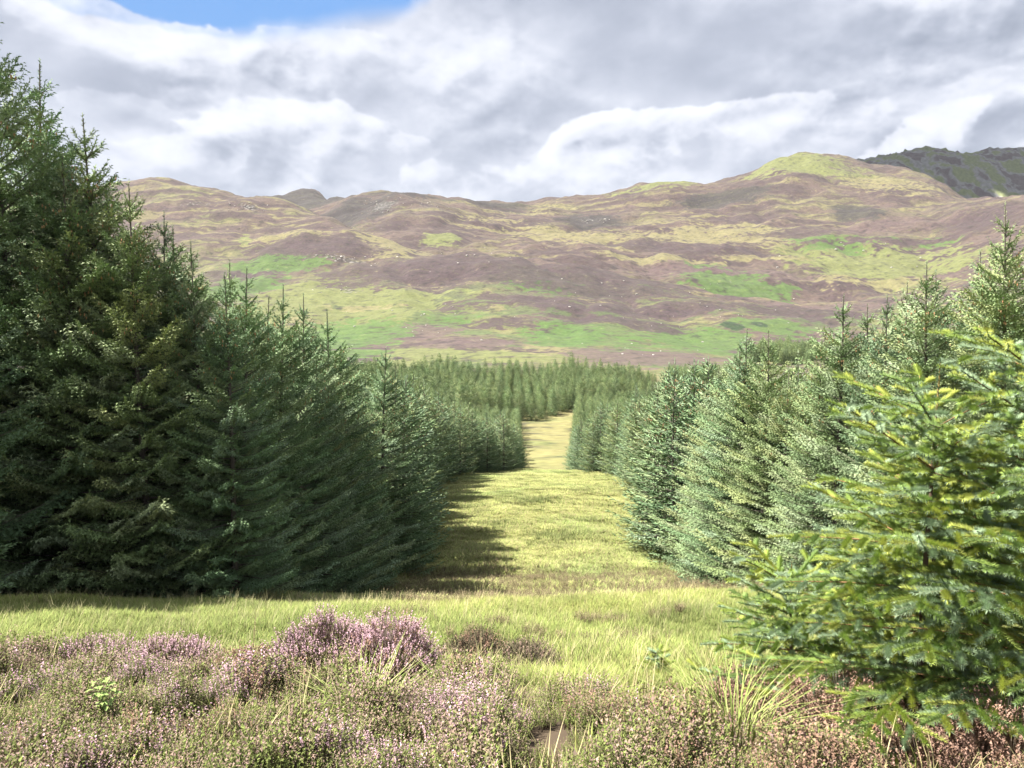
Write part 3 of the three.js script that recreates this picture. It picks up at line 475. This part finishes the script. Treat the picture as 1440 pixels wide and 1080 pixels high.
// ---------------------------------------------------------------- young spruces close by
const youngMat = new THREE.MeshPhysicalMaterial({ vertexColors: true, roughness: 0.9, side: THREE.DoubleSide, transmission: 0.25, thickness: 0, specularIntensity: 0.7 });
function youngSpruce(seed, H, R, x, D, label, lean = 0) {
  const r = rng(seed), root = new THREE.Group(); root.name = numbered('young_spruce');
  const V3 = THREE.Vector3, UP = new V3(0, 1, 0), woodCol = [0.26, 0.15, 0.07], oldWood = [0.13, 0.085, 0.06];
  const clothe = (b, pts, perM, tone, from = 0) => {           // needles all round a twig
    for (let i = 0; i + 1 < pts.length; i++) {
      const a = pts[i], d = pts[i + 1].clone().sub(a), len = d.length(); d.normalize();
      const u = new V3().crossVectors(UP, d); if (u.lengthSq() < 1e-4) u.set(1, 0, 0); u.normalize(); const v = new V3().crossVectors(d, u), last = i === pts.length - 2;
      for (let k = 0, n = Math.round(len * perM); k < n; k++) {
        const t = (k + r()) / n; if (t * len < from) continue;
        let ang = r() * 6.283; if (Math.sin(ang) < -0.3 && r() < 0.55) ang = r() * 3.1416;
        const ca = Math.cos(ang), sa = Math.sin(ang), fw = 0.4 + r() * 0.4 + (last && t > 0.85 ? 0.8 : 0), l = 0.031 * (0.75 + r() * 0.45) * (last && t > 0.9 ? 0.8 : 1), w = 0.0023;
        const px = a.x + d.x * len * t, py = a.y + d.y * len * t, pz = a.z + d.z * len * t;
        let nx = u.x * ca + v.x * sa + d.x * fw, ny = u.y * ca + v.y * sa + d.y * fw, nz = u.z * ca + v.z * sa + d.z * fw; const q = l / Math.hypot(nx, ny, nz); nx *= q; ny *= q; nz *= q;
        const k2 = 0.75 + r() * 0.5, under = sa < -0.1 ? 1 : 0, col = under && r() < 0.4 ? [0.24 * k2, 0.32 * k2, 0.2 * k2] : [tone[0] * k2, tone[1] * k2, tone[2] * k2];
        const ex = -sa * u.x + ca * v.x, ey = -sa * u.y + ca * v.y, ez = -sa * u.z + ca * v.z;
        b.tri(px - ex * w, py - ey * w, pz - ez * w, px + ex * w + d.x * 0.001, py + ey * w + d.y * 0.001, pz + ez * w + d.z * 0.001, px + nx, py + ny, pz + nz, col);
      }
    }
  };
  const tones = [[0.34, 0.43, 0.085], [0.28, 0.39, 0.085], [0.41, 0.46, 0.095], [0.24, 0.355, 0.1], [0.33, 0.44, 0.27]];
  const arc = (p, d, len, bend, n) => { const out = [p.clone()], q = p.clone(), e = d.clone().normalize(); for (let i = 0; i < n; i++) { q.addScaledVector(e, len / n); out.push(q.clone()); e.y += bend / n; e.normalize(); } return out; };
  const arr = (pts) => pts.map((p) => [p.x, p.y, p.z]);
  const stem = new Builder(), top = H * 0.86, lean2 = lean;
  const at = (h) => new V3(Math.sin(h * 2.2 + seed) * 0.015 + lean2 * h, h, Math.cos(h * 1.7 + seed) * 0.015);
  { const pts = [], rad = []; for (let i = 0; i <= 8; i++) { pts.push(at(-0.08 + (top + 0.08) * i / 8)); rad.push(lerp(H * 0.011, 0.007, i / 8)); } stem.tube(arr(pts), rad, 8, oldWood); stem.mesh('trunk', barkMat, root); }
  const branch = (p, d, L, bend, order) => {
    const wb = new Builder(), nb = new Builder();
    const grow = (p, d, L, bend, o) => {
      const pts = arc(p, d, L, bend, 4), tone = tones[Math.floor(r() * tones.length)];
      wb.tube(arr(pts), [0.004, 0.0034, 0.0028, 0.0022, 0.0012].map((x) => Math.max(0.001, x - o * 0.0012) * (o ? 1 : 1 + L * 0.6)), 4, o === 0 ? woodCol : [0.26, 0.24, 0.08]);
      clothe(nb, pts, 1600, tone, o === 0 && L > 0.5 ? L * 0.05 : 0);
      if (o >= 2 || L < 0.24) return;
      const gap = o === 0 ? 0.12 : 0.15;
      for (let s = o === 0 ? Math.min(0.16, L * 0.3) : 0.07; s < L * 0.93; s += gap * (0.8 + r() * 0.4)) {
        const t = s / L * 4, i = Math.min(3, Math.floor(t)), a = pts[i].clone().lerp(pts[i + 1], t - i), f = pts[i + 1].clone().sub(pts[i]).normalize(), sd = new V3().crossVectors(f, UP).normalize();
        for (const k of [-1, 1]) if (r() < 0.93) { const l = Math.max(0.13, (L - s) * (o === 0 ? 0.52 : 0.45)) * (0.75 + r() * 0.5); grow(a, f.clone().multiplyScalar(0.72).addScaledVector(sd, k * 0.7).addScaledVector(UP, 0.05 - 0.3 * r()), Math.min(l, 0.36), -0.25 + r() * 0.3, o + 1); }
      }
    };
    grow(p, d, L, bend, order);
    const b = wb.mesh('branch', barkMat, root); nb.mesh('needles', youngMat, b);
  };
  // whorls of branches, one for each year, and weaker ones between
  const years = Math.max(4, Math.round(H / (H < 1.2 ? 0.17 : 0.28)));
  for (let y = 0; y < years; y++) {
    const h = top * Math.pow((y + 0.35) / (years - 0.65 + 0.35), 0.92), rel = 1 - h / H, n = y === years - 1 ? 5 : 6, a0 = r() * 6.28;
    for (let k = 0; k < n + (y < years - 1 ? 3 : 0); k++) {
      const weak = k >= n, az = a0 + k / n * 6.283 + (r() - 0.5) * 0.4, L = R * (0.4 + 0.66 * Math.pow(rel, 0.8)) * (weak ? 0.6 : 0.85 + r() * 0.3), el = lerp(0.0, 0.8, Math.pow(h / H, 1.4)) + (r() - 0.5) * 0.2, hh = weak ? Math.min(top, h + top / years * (0.25 + r() * 0.5)) : h;
      branch(at(hh), new V3(Math.cos(az) * Math.cos(el), Math.sin(el), Math.sin(az) * Math.cos(el)), L, -0.25 + r() * 0.35 - rel * 0.1, 0);
    }
  }
  { const lb = new Builder(), nb = new Builder(), pts = arc(at(top - 0.01), new V3(0.03, 1, 0.02), H - top, 0, 3); lb.tube(arr(pts), [0.007, 0.006, 0.005, 0.002], 5, [0.34, 0.24, 0.09]); clothe(nb, pts, 900, [0.15, 0.23, 0.14]); const l = lb.mesh('leader', barkMat, root); nb.mesh('needles', youngMat, l); }
  root.position.set(x, groundHeight(x, -D), -D); tag(root, label, 'tree', 'young spruces at the edge of the heather'); shadows(root); scene.add(root); return root;
}
youngSpruce(3, 2.2, 1.0, 2.36, 4.3, 'bright young spruce with a visible reddish stem and whorled shoots');
youngSpruce(8, 2.45, 0.95, 2.74, 3.95, 'bright young spruce reaching highest beside the reddish-stemmed one');
youngSpruce(15, 1.9, 0.9, 2.75, 4.9, 'young spruce squeezed in behind the two bright ones');
youngSpruce(21, 1.0, 0.66, 1.86, 5.0, 'low bushy young spruce standing out at the edge of the heather');
youngSpruce(29, 0.26, 0.16, 1.22, 6.2, 'tiny blue-green spruce seedling in the grass behind the heather');

// ---------------------------------------------------------------- heather, grasses
function heatherSprig(seed, stems, bloom, tip, leaf, h = 0.3) {
  const r = rng(seed), b = new Builder(); sprigInto(b, r, 0, 0, 0, 0, 0, stems, bloom, tip, leaf, h); return b.geometry();
}
function sprigInto(b, r, x, y, z, lx, lz, stems, bloom, tip, leaf, h) {
  for (let s = 0; s < stems; s++) {
    const a = r() * 6.283, sp = 0.12 + r() * 0.3, H = h * (0.65 + r() * 0.5), dx = Math.cos(a) * sp + lx, dz = Math.sin(a) * sp + lz, w = 0.0018;
    b.tri(x - w, y, z, x + w, y, z, x + dx * H, y + H, z + dz * H, [0.15, 0.1, 0.07]);
    const n = 11, k0 = 0.35, flower = r() < bloom;
    for (let i = 0; i < n; i++) {
      const t = k0 + (1 - k0) * (i + r()) / n, px = x + dx * H * t, py = y + H * t, pz = z + dz * H * t, q = r() * 6.283, e = r() * 1.2 - 0.2, l = flower && t > 0.6 ? 0.011 : 0.017, wd = flower && t > 0.6 ? 0.0065 : 0.004;
      const ox = Math.cos(q), oz = Math.sin(q), col = flower && t > 0.6 ? tip : leaf, k = 0.7 + r() * 0.6, c = [col[0] * k, col[1] * k, col[2] * k];
      b.tri(px - oz * wd, py - 0.002, pz + ox * wd, px + oz * wd, py + 0.002, pz - ox * wd, px + ox * l * 0.8, py + (0.3 + e) * l, pz + oz * l * 0.8, c);
    }
  }
}
const PINK = [0.47, 0.3, 0.35], ROSE = [0.33, 0.23, 0.18], RUST = [0.28, 0.17, 0.115], LEAF = [0.18, 0.22, 0.055], OLIVE = [0.2, 0.19, 0.075], GREY = [0.25, 0.215, 0.15];
const heathMat = std({ vertexColors: true, roughness: 0.95, color: new THREE.Color(0.76, 0.76, 0.76) });
function scatter(name, geometry, material, list, label, category, colour) {
  const im = new THREE.InstancedMesh(geometry, material, list.length), m = new THREE.Matrix4(), q = new THREE.Quaternion(), e = new THREE.Euler(), c = new THREE.Color();
  list.forEach(([x, D, s, turn, tilt = 0, y], i) => { e.set(tilt, turn, tilt * 0.6); q.setFromEuler(e); m.compose(new THREE.Vector3(x, (y ?? groundHeight(x, -D)) - 0.01, -D), q, new THREE.Vector3(s, s, s)); im.setMatrixAt(i, m); colour(c, x, D, i); im.setColorAt(i, c); });
  im.name = numbered(name); tag(im, label, category, null, 'stuff'); im.castShadow = im.receiveShadow = true; scene.add(im); return im;
}
{ const r = rng(91), lists = [[], [], [], [], []];
  for (let i = 0; i < 128000; i++) {
    const D = 1.0 + Math.pow(r(), 0.95) * 7.6, x = (r() * 2 - 1) * (D * 0.76 + 2.4);
    if (D > heathEdge(x) + (r() - 0.5) * 0.7 || fbm2(x / 0.42 + 11, D / 0.42, 3) + (r() - 0.5) * 0.3 < -0.12) continue;
    const a = fbm2(x / 0.8 + 5, D / 0.8, 3) + (r() - 0.5) * 0.35, b = fbm2(x / 1.1 + 25, D / 1.1 + 9, 3) + (r() - 0.5) * 0.35;
    const kind = x > 1.1 + (r() - 0.5) && r() < 0.7 ? 1 : a > 0.24 - (x < 0 ? 0.06 : 0) ? 0 : a < -0.06 ? 2 : b > 0.3 ? 1 : b < -0.16 ? 3 : r() < 0.7 ? 2 : 4;
    lists[kind].push([x, D, (0.54 + r() * 0.44) * clamp(0.8 + fbm2(x / 0.55, D / 0.55, 3) * 1.7, 0.35, 1.5), r() * 6.28, (r() - 0.5) * 0.5]);
  }
  const vary = (c, x, D, i) => { const k = 0.8 + ((i * 0.618) % 1) * 0.4; c.setRGB(k, k * (0.95 + ((i * 0.377) % 1) * 0.1), k); };
  scatter('heather_in_flower', heatherSprig(1, 7, 0.75, PINK, LEAF), heathMat, lists[0], 'pink flowering heather spread over the foreground bank', 'heather', vary);
  scatter('faded_heather', heatherSprig(2, 7, 0.8, RUST, OLIVE), heathMat, lists[1], 'brown faded heather spread over the foreground bank', 'heather', vary);
  scatter('green_heather', heatherSprig(3, 8, 0.12, ROSE, LEAF, 0.26), heathMat, lists[2], 'green heather shoots spread over the foreground bank', 'heather', vary);
  scatter('rosy_heather', heatherSprig(4, 7, 0.6, ROSE, OLIVE, 0.28), heathMat, lists[3], 'dull rose heather spread over the foreground bank', 'heather', vary);
  scatter('grey_heather', heatherSprig(5, 7, 0.3, GREY, OLIVE, 0.24), heathMat, lists[4], 'greyish woody heather spread over the foreground bank', 'heather', vary);
}
function bladeInto(b, r, x, y, z, a, h, lean, w, col) {
  const dx = Math.cos(a), dz = Math.sin(a), px = -dz * w, pz = dx * w; let o = [x, y, z];
  const P = (t) => [x + dx * lean * h * t * t, y + h * (t - 0.28 * lean * t * t), z + dz * lean * h * t * t], p1 = P(0.5), p2 = P(1);
  b.tri(o[0] - px, o[1], o[2] - pz, o[0] + px, o[1], o[2] + pz, p1[0] + px * 0.8, p1[1], p1[2] + pz * 0.8, col); b.tri(o[0] - px, o[1], o[2] - pz, p1[0] + px * 0.8, p1[1], p1[2] + pz * 0.8, p1[0] - px * 0.8, p1[1], p1[2] - pz * 0.8, col);
  b.tri(p1[0] - px * 0.8, p1[1], p1[2] - pz * 0.8, p1[0] + px * 0.8, p1[1], p1[2] + pz * 0.8, p2[0], p2[1], p2[2], col);
}
function grassTuft(seed, n, spread, h, w, lean, tones) {
  const r = rng(seed), b = new Builder();
  for (let i = 0; i < n; i++) { const a = r() * 6.283, q = Math.sqrt(r()) * spread, c = tones[Math.floor(r() * tones.length)], k = 0.8 + r() * 0.4; bladeInto(b, r, Math.cos(a) * q, 0, Math.sin(a) * q, a + (r() - 0.5) * 1.5, h * (0.55 + r() * 0.6), lean * (0.3 + r()), w, [c[0] * k, c[1] * k, c[2] * k]); }
  return b.geometry();
}
const grassMat = std({ vertexColors: true, roughness: 0.85, color: new THREE.Color(0.76, 0.76, 0.76) });
const GRASS = [[0.31, 0.33, 0.08], [0.26, 0.3, 0.07], [0.36, 0.33, 0.12], [0.22, 0.27, 0.06]], STRAW = [[0.42, 0.36, 0.19], [0.36, 0.32, 0.15], [0.3, 0.3, 0.11]];
{ const r = rng(17), near = [], mid = [], straw = [], rush = [];
  for (let i = 0; i < 115000; i++) { const D = 5.6 + r() * 9.9, x = (r() * 2 - 1) * (D * 0.74 + 3.2); if (D < heathEdge(x) - 0.4 || r() < brownAt(x, D) * 0.8) continue; (r() < 0.05 ? straw : near).push([x, D, 0.6 + r() * 0.5 + fbm2(x / 1.5, D / 1.5, 2) * 0.6, r() * 6.28]); }
  for (let i = 0; i < 7000; i++) { const D = 2 + r() * 5.5, x = (r() * 2 - 1) * (D * 0.74 + 2); if (fbm2(x / 0.9 + 70, D / 0.9, 2) < 0.0) continue; (r() < 0.25 ? straw : near).push([x, D, 0.8 + r() * 0.8, r() * 6.28, (r() - 0.5) * 0.4]); }
  for (let i = 0; i < 90000; i++) {
    const D = 15 + Math.pow(r(), 1.5) * 95, a = shadeEdge(D) + 0.6, b = sunnyEdge(D) - 0.6, x = lerp(a, b, r()); if (r() < brownAt(x, D) * 0.75) continue;
    (r() < 0.1 ? straw : mid).push([x, D, (0.8 + r() * 0.6) * (1 + fbm2(x / 3, D / 4, 2)), r() * 6.28]);
  }
  for (const [px, py, n, rad] of [[745, 706, 220, 1.7], [800, 757, 160, 1.5], [700, 740, 60, 1.2], [840, 692, 70, 2], [660, 715, 60, 1]]) { const p = strike(px, py); if (p) for (let i = 0; i < n; i++) { const t = r() * 6.28, q = Math.sqrt(-Math.log(1 - r() * 0.97)) * 0.7; rush.push([p[0] + Math.cos(t) * q * rad * 1.5, p[1] + Math.sin(t) * q * rad * 1.4, 0.8 + r() * 0.5, r() * 6.28]); } }
  for (let k = 0; k < 90; k++) { const D = 28 + r() * 70, x = lerp(shadeEdge(D) + 1.5, sunnyEdge(D) - 1.5, r()), n = 4 + r() * 14; for (let i = 0; i < n; i++) (k % 3 ? rush : straw).push([x + (r() + r() - 1) * 0.9, D + (r() + r() - 1) * 0.9, (k % 3 ? 0.55 : 1.2) + r() * 0.5, r() * 6.28]); }
  const tone = (c, x, D) => { const m = fbm2(x / 9 + 7, D / 12, 3), n = fbm2(x / 1.7, D / 1.7, 3), k = 1 + n * 0.5; c.setRGB(k * (1 - Math.max(0, m) * 0.55), k * (1 - Math.max(0, m) * 0.25), k * (1 - Math.max(0, m) * 0.4)); };
  scatter('meadow_grass', grassTuft(1, 22, 0.12, 0.1, 0.0028, 0.7, GRASS), grassMat, near, 'pale green grass on the bank behind the heather', 'grass', tone);
  scatter('ride_grass', grassTuft(2, 18, 0.24, 0.15, 0.009, 0.8, [[0.36, 0.4, 0.115], [0.31, 0.36, 0.1], [0.42, 0.41, 0.16], [0.25, 0.32, 0.085], [0.36, 0.3, 0.15]]), grassMat, mid, 'bright yellow-green grass covering the ride between the spruces', 'grass', tone);
  scatter('straw_grass', grassTuft(3, 6, 0.08, 0.24, 0.0022, 0.5, STRAW), grassMat, straw, 'tall straw-coloured grass stalks in the green sward', 'grass', tone);
  scatter('rushes', grassTuft(4, 16, 0.2, 0.32, 0.008, 0.4, [[0.15, 0.19, 0.055], [0.19, 0.22, 0.07]]), grassMat, rush, 'dark green rush patches in the ride grass', 'rushes', (c) => c.setRGB(1, 1, 1));
}
// brown low growth across the ride
{ const r = rng(44), list = []; for (let i = 0; i < 16000; i++) { const D = i % 3 ? 20 + r() * 20 : 11.5 + r() * 3.5, x = lerp(shadeEdge(D) + 1, sunnyEdge(D) - 1, r()); if (r() < brownAt(x, D) * 0.7 - 0.15) list.push([x, D, (D < 16 ? 0.45 : 0.8) + r() * 0.6, r() * 6.28]); }
  for (const [px, py, n, rad] of [[845, 880, 70, 0.22], [700, 884, 30, 0.12], [935, 868, 40, 0.2], [660, 900, 30, 0.16], [560, 868, 40, 0.3], [770, 900, 40, 0.2], [880, 905, 40, 0.3]]) { const p = strike(px, py); if (p) for (let i = 0; i < n; i++) { const t = r() * 6.28, q = Math.sqrt(r()) * rad; list.push([p[0] + Math.cos(t) * q * 1.6, p[1] + Math.sin(t) * q, 0.4 + r() * 0.35, r() * 6.28]); } }
  scatter('dead_bracken', heatherSprig(9, 9, 0.8, [0.24, 0.19, 0.11], [0.2, 0.165, 0.085], 0.26), heathMat, list, 'brown dead bracken strip across the ride', 'bracken', (c, x, D, i) => { const k = 0.7 + ((i * 0.618) % 1) * 0.6; c.setRGB(k, k, k); }); }

// separate heather bushes
function heatherBush(seed, rx, h, bloom, tip, leaf, x, D, label, stemCol = [0.2, 0.15, 0.11], bare = 0.3) {
  const r = rng(seed), root = new THREE.Group(), f = new Builder(), s = new Builder(); root.name = numbered('heather_bush');
  for (let i = 0; i < 46; i++) {                              // woody stems fanning out from the base
    const a = r() * 6.283, q = Math.sqrt(r()), tx = Math.cos(a) * q * rx * 0.85, tz = Math.sin(a) * q * rx * 0.7, ty = h * Math.sqrt(Math.max(0.15, 1 - q * q * 0.75)) * 0.85;
    s.tube([[tx * 0.15, -0.03, tz * 0.15], [tx * 0.5 + (r() - 0.5) * 0.04, ty * 0.45, tz * 0.5 + (r() - 0.5) * 0.04], [tx, ty, tz]], [0.006, 0.0045, 0.002], 4, stemCol);
    s.tube([[tx * 0.5, ty * 0.45, tz * 0.5], [tx * 0.9 + (r() - 0.5) * 0.12, ty * 0.8, tz * 0.9 + (r() - 0.5) * 0.12]], [0.004, 0.0015], 3, stemCol);
  }
  const n = Math.round(520 * rx / 0.45);
  for (let i = 0; i < n; i++) {
    const a = r() * 6.283, q = Math.pow(r(), 0.55), x0 = Math.cos(a) * q * rx, z0 = Math.sin(a) * q * rx * 0.8, dome = h * Math.sqrt(Math.max(0.05, 1 - q * q * 0.85)) * (0.82 + fbm2(x0 * 6 + seed, z0 * 6, 2) * 0.5), y0 = dome * (bare + (1 - bare) * Math.pow(r(), 0.45)) - 0.13;
    sprigInto(f, r, x0, Math.max(0, y0), z0, x0 / rx * 0.5, z0 / rx * 0.5, 3, bloom, tip, leaf, 0.16);
  }
  s.mesh('stem', barkMat, root); f.mesh('foliage', heathMat, root);
  root.position.set(x, groundHeight(x, -D), -D); root.rotation.y = seed; tag(root, label, 'heather', 'heather bushes on the bank'); shadows(root); scene.add(root);
}
const bushAt = (px, D, seed, rx, h, bloom, tip, leaf, label, col, bare) => heatherBush(seed, rx, h, bloom, tip, leaf, xAt(px, D, 930), D, label, col, bare);
bushAt(455, 6.1, 1, 0.45, 0.64, 0.9, PINK, OLIVE, 'broad heather bush with pale bare stems under a pink flowering top', [0.33, 0.27, 0.21], 0.55);
bushAt(550, 5.9, 2, 0.42, 0.66, 0.95, PINK, RUST, 'tallest pink heather bush leaning against the pale-stemmed one', [0.3, 0.25, 0.2], 0.4);
bushAt(130, 6.6, 3, 0.42, 0.44, 0.7, PINK, LEAF, 'green and pink heather bush in front of the shaded grass');
bushAt(232, 6.5, 4, 0.42, 0.42, 0.85, PINK, OLIVE, 'dense mauve heather bush beside the rusty dock stalk');
bushAt(30, 6.4, 5, 0.42, 0.36, 0.6, ROSE, LEAF, 'loose rose heather bush at the end of the bank');
bushAt(345, 6.3, 6, 0.22, 0.3, 0.8, RUST, RUST, 'small rusty brown heather bush between pink ones');
bushAt(668, 7.2, 7, 0.3, 0.34, 0.3, RUST, [0.1, 0.085, 0.045], 'dark low heather bush on the lip of the grass');
bushAt(745, 6.9, 8, 0.26, 0.26, 0.3, ROSE, [0.11, 0.095, 0.05], 'small dark heather bush at the edge of the bright grass');
bushAt(1185, 4.3, 9, 0.3, 0.46, 0.9, [0.37, 0.225, 0.17], RUST, 'dusty pink-brown heather bush on white twisted stems', [0.5, 0.44, 0.36], 0.6);
bushAt(1060, 4.8, 10, 0.34, 0.34, 0.8, [0.33, 0.2, 0.15], RUST, 'brown heather bush below the low young spruce');
bushAt(1420, 3.7, 11, 0.34, 0.5, 0.9, [0.36, 0.22, 0.17], RUST, 'tall brown heather bush below the highest young spruce', [0.4, 0.34, 0.27], 0.35);
bushAt(1300, 3.9, 12, 0.3, 0.32, 0.85, [0.34, 0.21, 0.165], RUST, 'low brown heather bush between two taller brown ones');
// tussocks, a thistle-like weed, a dock stalk
function tussock(seed, px, D, n, h, label) {
  const x = xAt(px, D, 1000), m = new THREE.Mesh(grassTuft(seed, n, 0.17, h, 0.0032, 0.85, [[0.31, 0.38, 0.1], [0.26, 0.34, 0.08], [0.36, 0.38, 0.14]]), grassMat); m.name = numbered('grass_tussock'); m.position.set(x, groundHeight(x, -D) - 0.01, -D); tag(m, label, 'grass', 'grass tussocks in the heather'); shadows(m); scene.add(m);
}
tussock(3, 515, 4.7, 130, 0.5, 'long yellow-green grass tussock below the pink heather bush');
tussock(5, 1030, 4.1, 190, 0.6, 'largest grass tussock spilling over the brown heather');
tussock(7, 810, 4.9, 50, 0.4, 'thin grass tussock in the middle of the heather');
tussock(9, 640, 5.3, 40, 0.42, 'sparse pale grass tussock beside the tallest heather bush');
tussock(11, 1000, 5.4, 60, 0.4, 'short pale grass tussock by the spruce seedling');
{ const r = rng(8), root = new THREE.Group(), st = new Builder(), D = 4.25, x = xAt(150, D, 1030); root.name = 'leafy_weed'; const tops = [];
  for (let i = 0; i < 5; i++) { const a = r() * 6.28, t = [Math.cos(a) * 0.06, 0.2 + r() * 0.12, Math.sin(a) * 0.06]; st.tube([[0, 0, 0], [t[0] * 0.4, t[1] * 0.6, t[2] * 0.4], t], [0.003, 0.0025, 0.0015], 4, [0.2, 0.26, 0.1]); tops.push(t); }
  st.mesh('stem', grassMat, root);
  const leaf = new Builder(); for (const s of [-1, 1]) { leaf.tri(0, 0, 0, 0.012 * s, 0.006, 0.018, 0, 0.002, 0.022, [0.25, 0.36, 0.09]); leaf.tri(0.012 * s, 0.006, 0.018, 0, -0.004, 0.042, 0, 0.002, 0.022, [0.28, 0.4, 0.11]); } const lg = leaf.geometry();
  for (const t of tops) for (let k = 0; k < 9; k++) { const m = new THREE.Mesh(lg, grassMat); m.name = 'leaf'; const q = 0.45 + 0.55 * k / 8; m.position.set(t[0] * q, t[1] * q, t[2] * q); m.rotation.set(-0.5 + r(), r() * 6.28, 0); m.scale.setScalar(0.8 + r() * 0.6); root.add(m); }
  root.position.set(x, groundHeight(x, -D) + 0.05, -D); tag(root, 'small bright green leafy weed among the low heather', 'plant'); shadows(root); scene.add(root);
}
{ const b = new Builder(), r = rng(12), D = 6.1, x = xAt(352, D, 900); b.tube([[0, 0, 0], [0.02, 0.3, 0], [0.05, 0.62, 0]], [0.004, 0.003, 0.002], 4, [0.42, 0.36, 0.18]); for (let i = 0; i < 40; i++) { const t = 0.6 + r() * 0.4, a = r() * 6.28; b.tri(0.05 * t, 0.6 * t, 0, 0.05 * t + 0.004, 0.6 * t, 0.004, 0.05 * t + Math.cos(a) * 0.012, 0.6 * t + 0.02, Math.sin(a) * 0.012, [0.42, 0.33, 0.18]); }
  const m = b.mesh('seed_stalk', grassMat, scene); m.position.set(x, groundHeight(x, -D) - 0.01, -D); tag(m, 'single tall straw seed stalk standing above the heather', 'grass'); shadows(m); }
// pale boulders on the slope
{ const g = new THREE.IcosahedronGeometry(1, 1), p = g.attributes.position; for (let i = 0; i < p.count; i++) { const n = 1 + fbm3(p.getX(i) * 1.3, p.getY(i) * 1.3, p.getZ(i) * 1.3 + 4, 2) * 0.7; p.setXYZ(i, p.getX(i) * n * 1.3, p.getY(i) * n * 0.75, p.getZ(i) * n); }
  g.deleteAttribute('normal'); const r = rng(66), list = [];
  for (const [px, py, n, sx, sy] of [[490, 368, 12, 45, 7], [535, 290, 8, 26, 10], [350, 292, 12, 30, 7], [470, 410, 8, 20, 6], [600, 465, 6, 40, 8], [700, 440, 14, 160, 40], [880, 430, 14, 160, 40], [1030, 440, 12, 120, 40], [900, 495, 10, 90, 14], [1200, 360, 10, 110, 20], [640, 360, 12, 120, 12], [420, 440, 10, 80, 40], [840, 312, 8, 30, 6], [600, 285, 8, 40, 8]])
    for (let i = 0; i < n; i++) { const q = strike(px + (r() * 2 - 1) * sx, py + (r() * 2 - 1) * sy); if (q && q[1] > 430) list.push([q[0], q[1], (0.5 + r() * r() * 1.3) * q[1] / 900, r() * 6.28, 0, surface(q[0], q[1])]); }
  scatter('scattered_boulders', g, std({ color: new THREE.Color(0.3, 0.285, 0.26) }), list, 'pale boulders strewn over the moor slope', 'rocks', (c, x, D, i) => { const k = 0.7 + ((i * 0.618) % 1) * 0.5; c.setRGB(k, k, k); });
}
scene.fog = new THREE.FogExp2(new THREE.Color(0.78, 0.85, 0.95), 0.00002);
renderer.render(scene, camera);
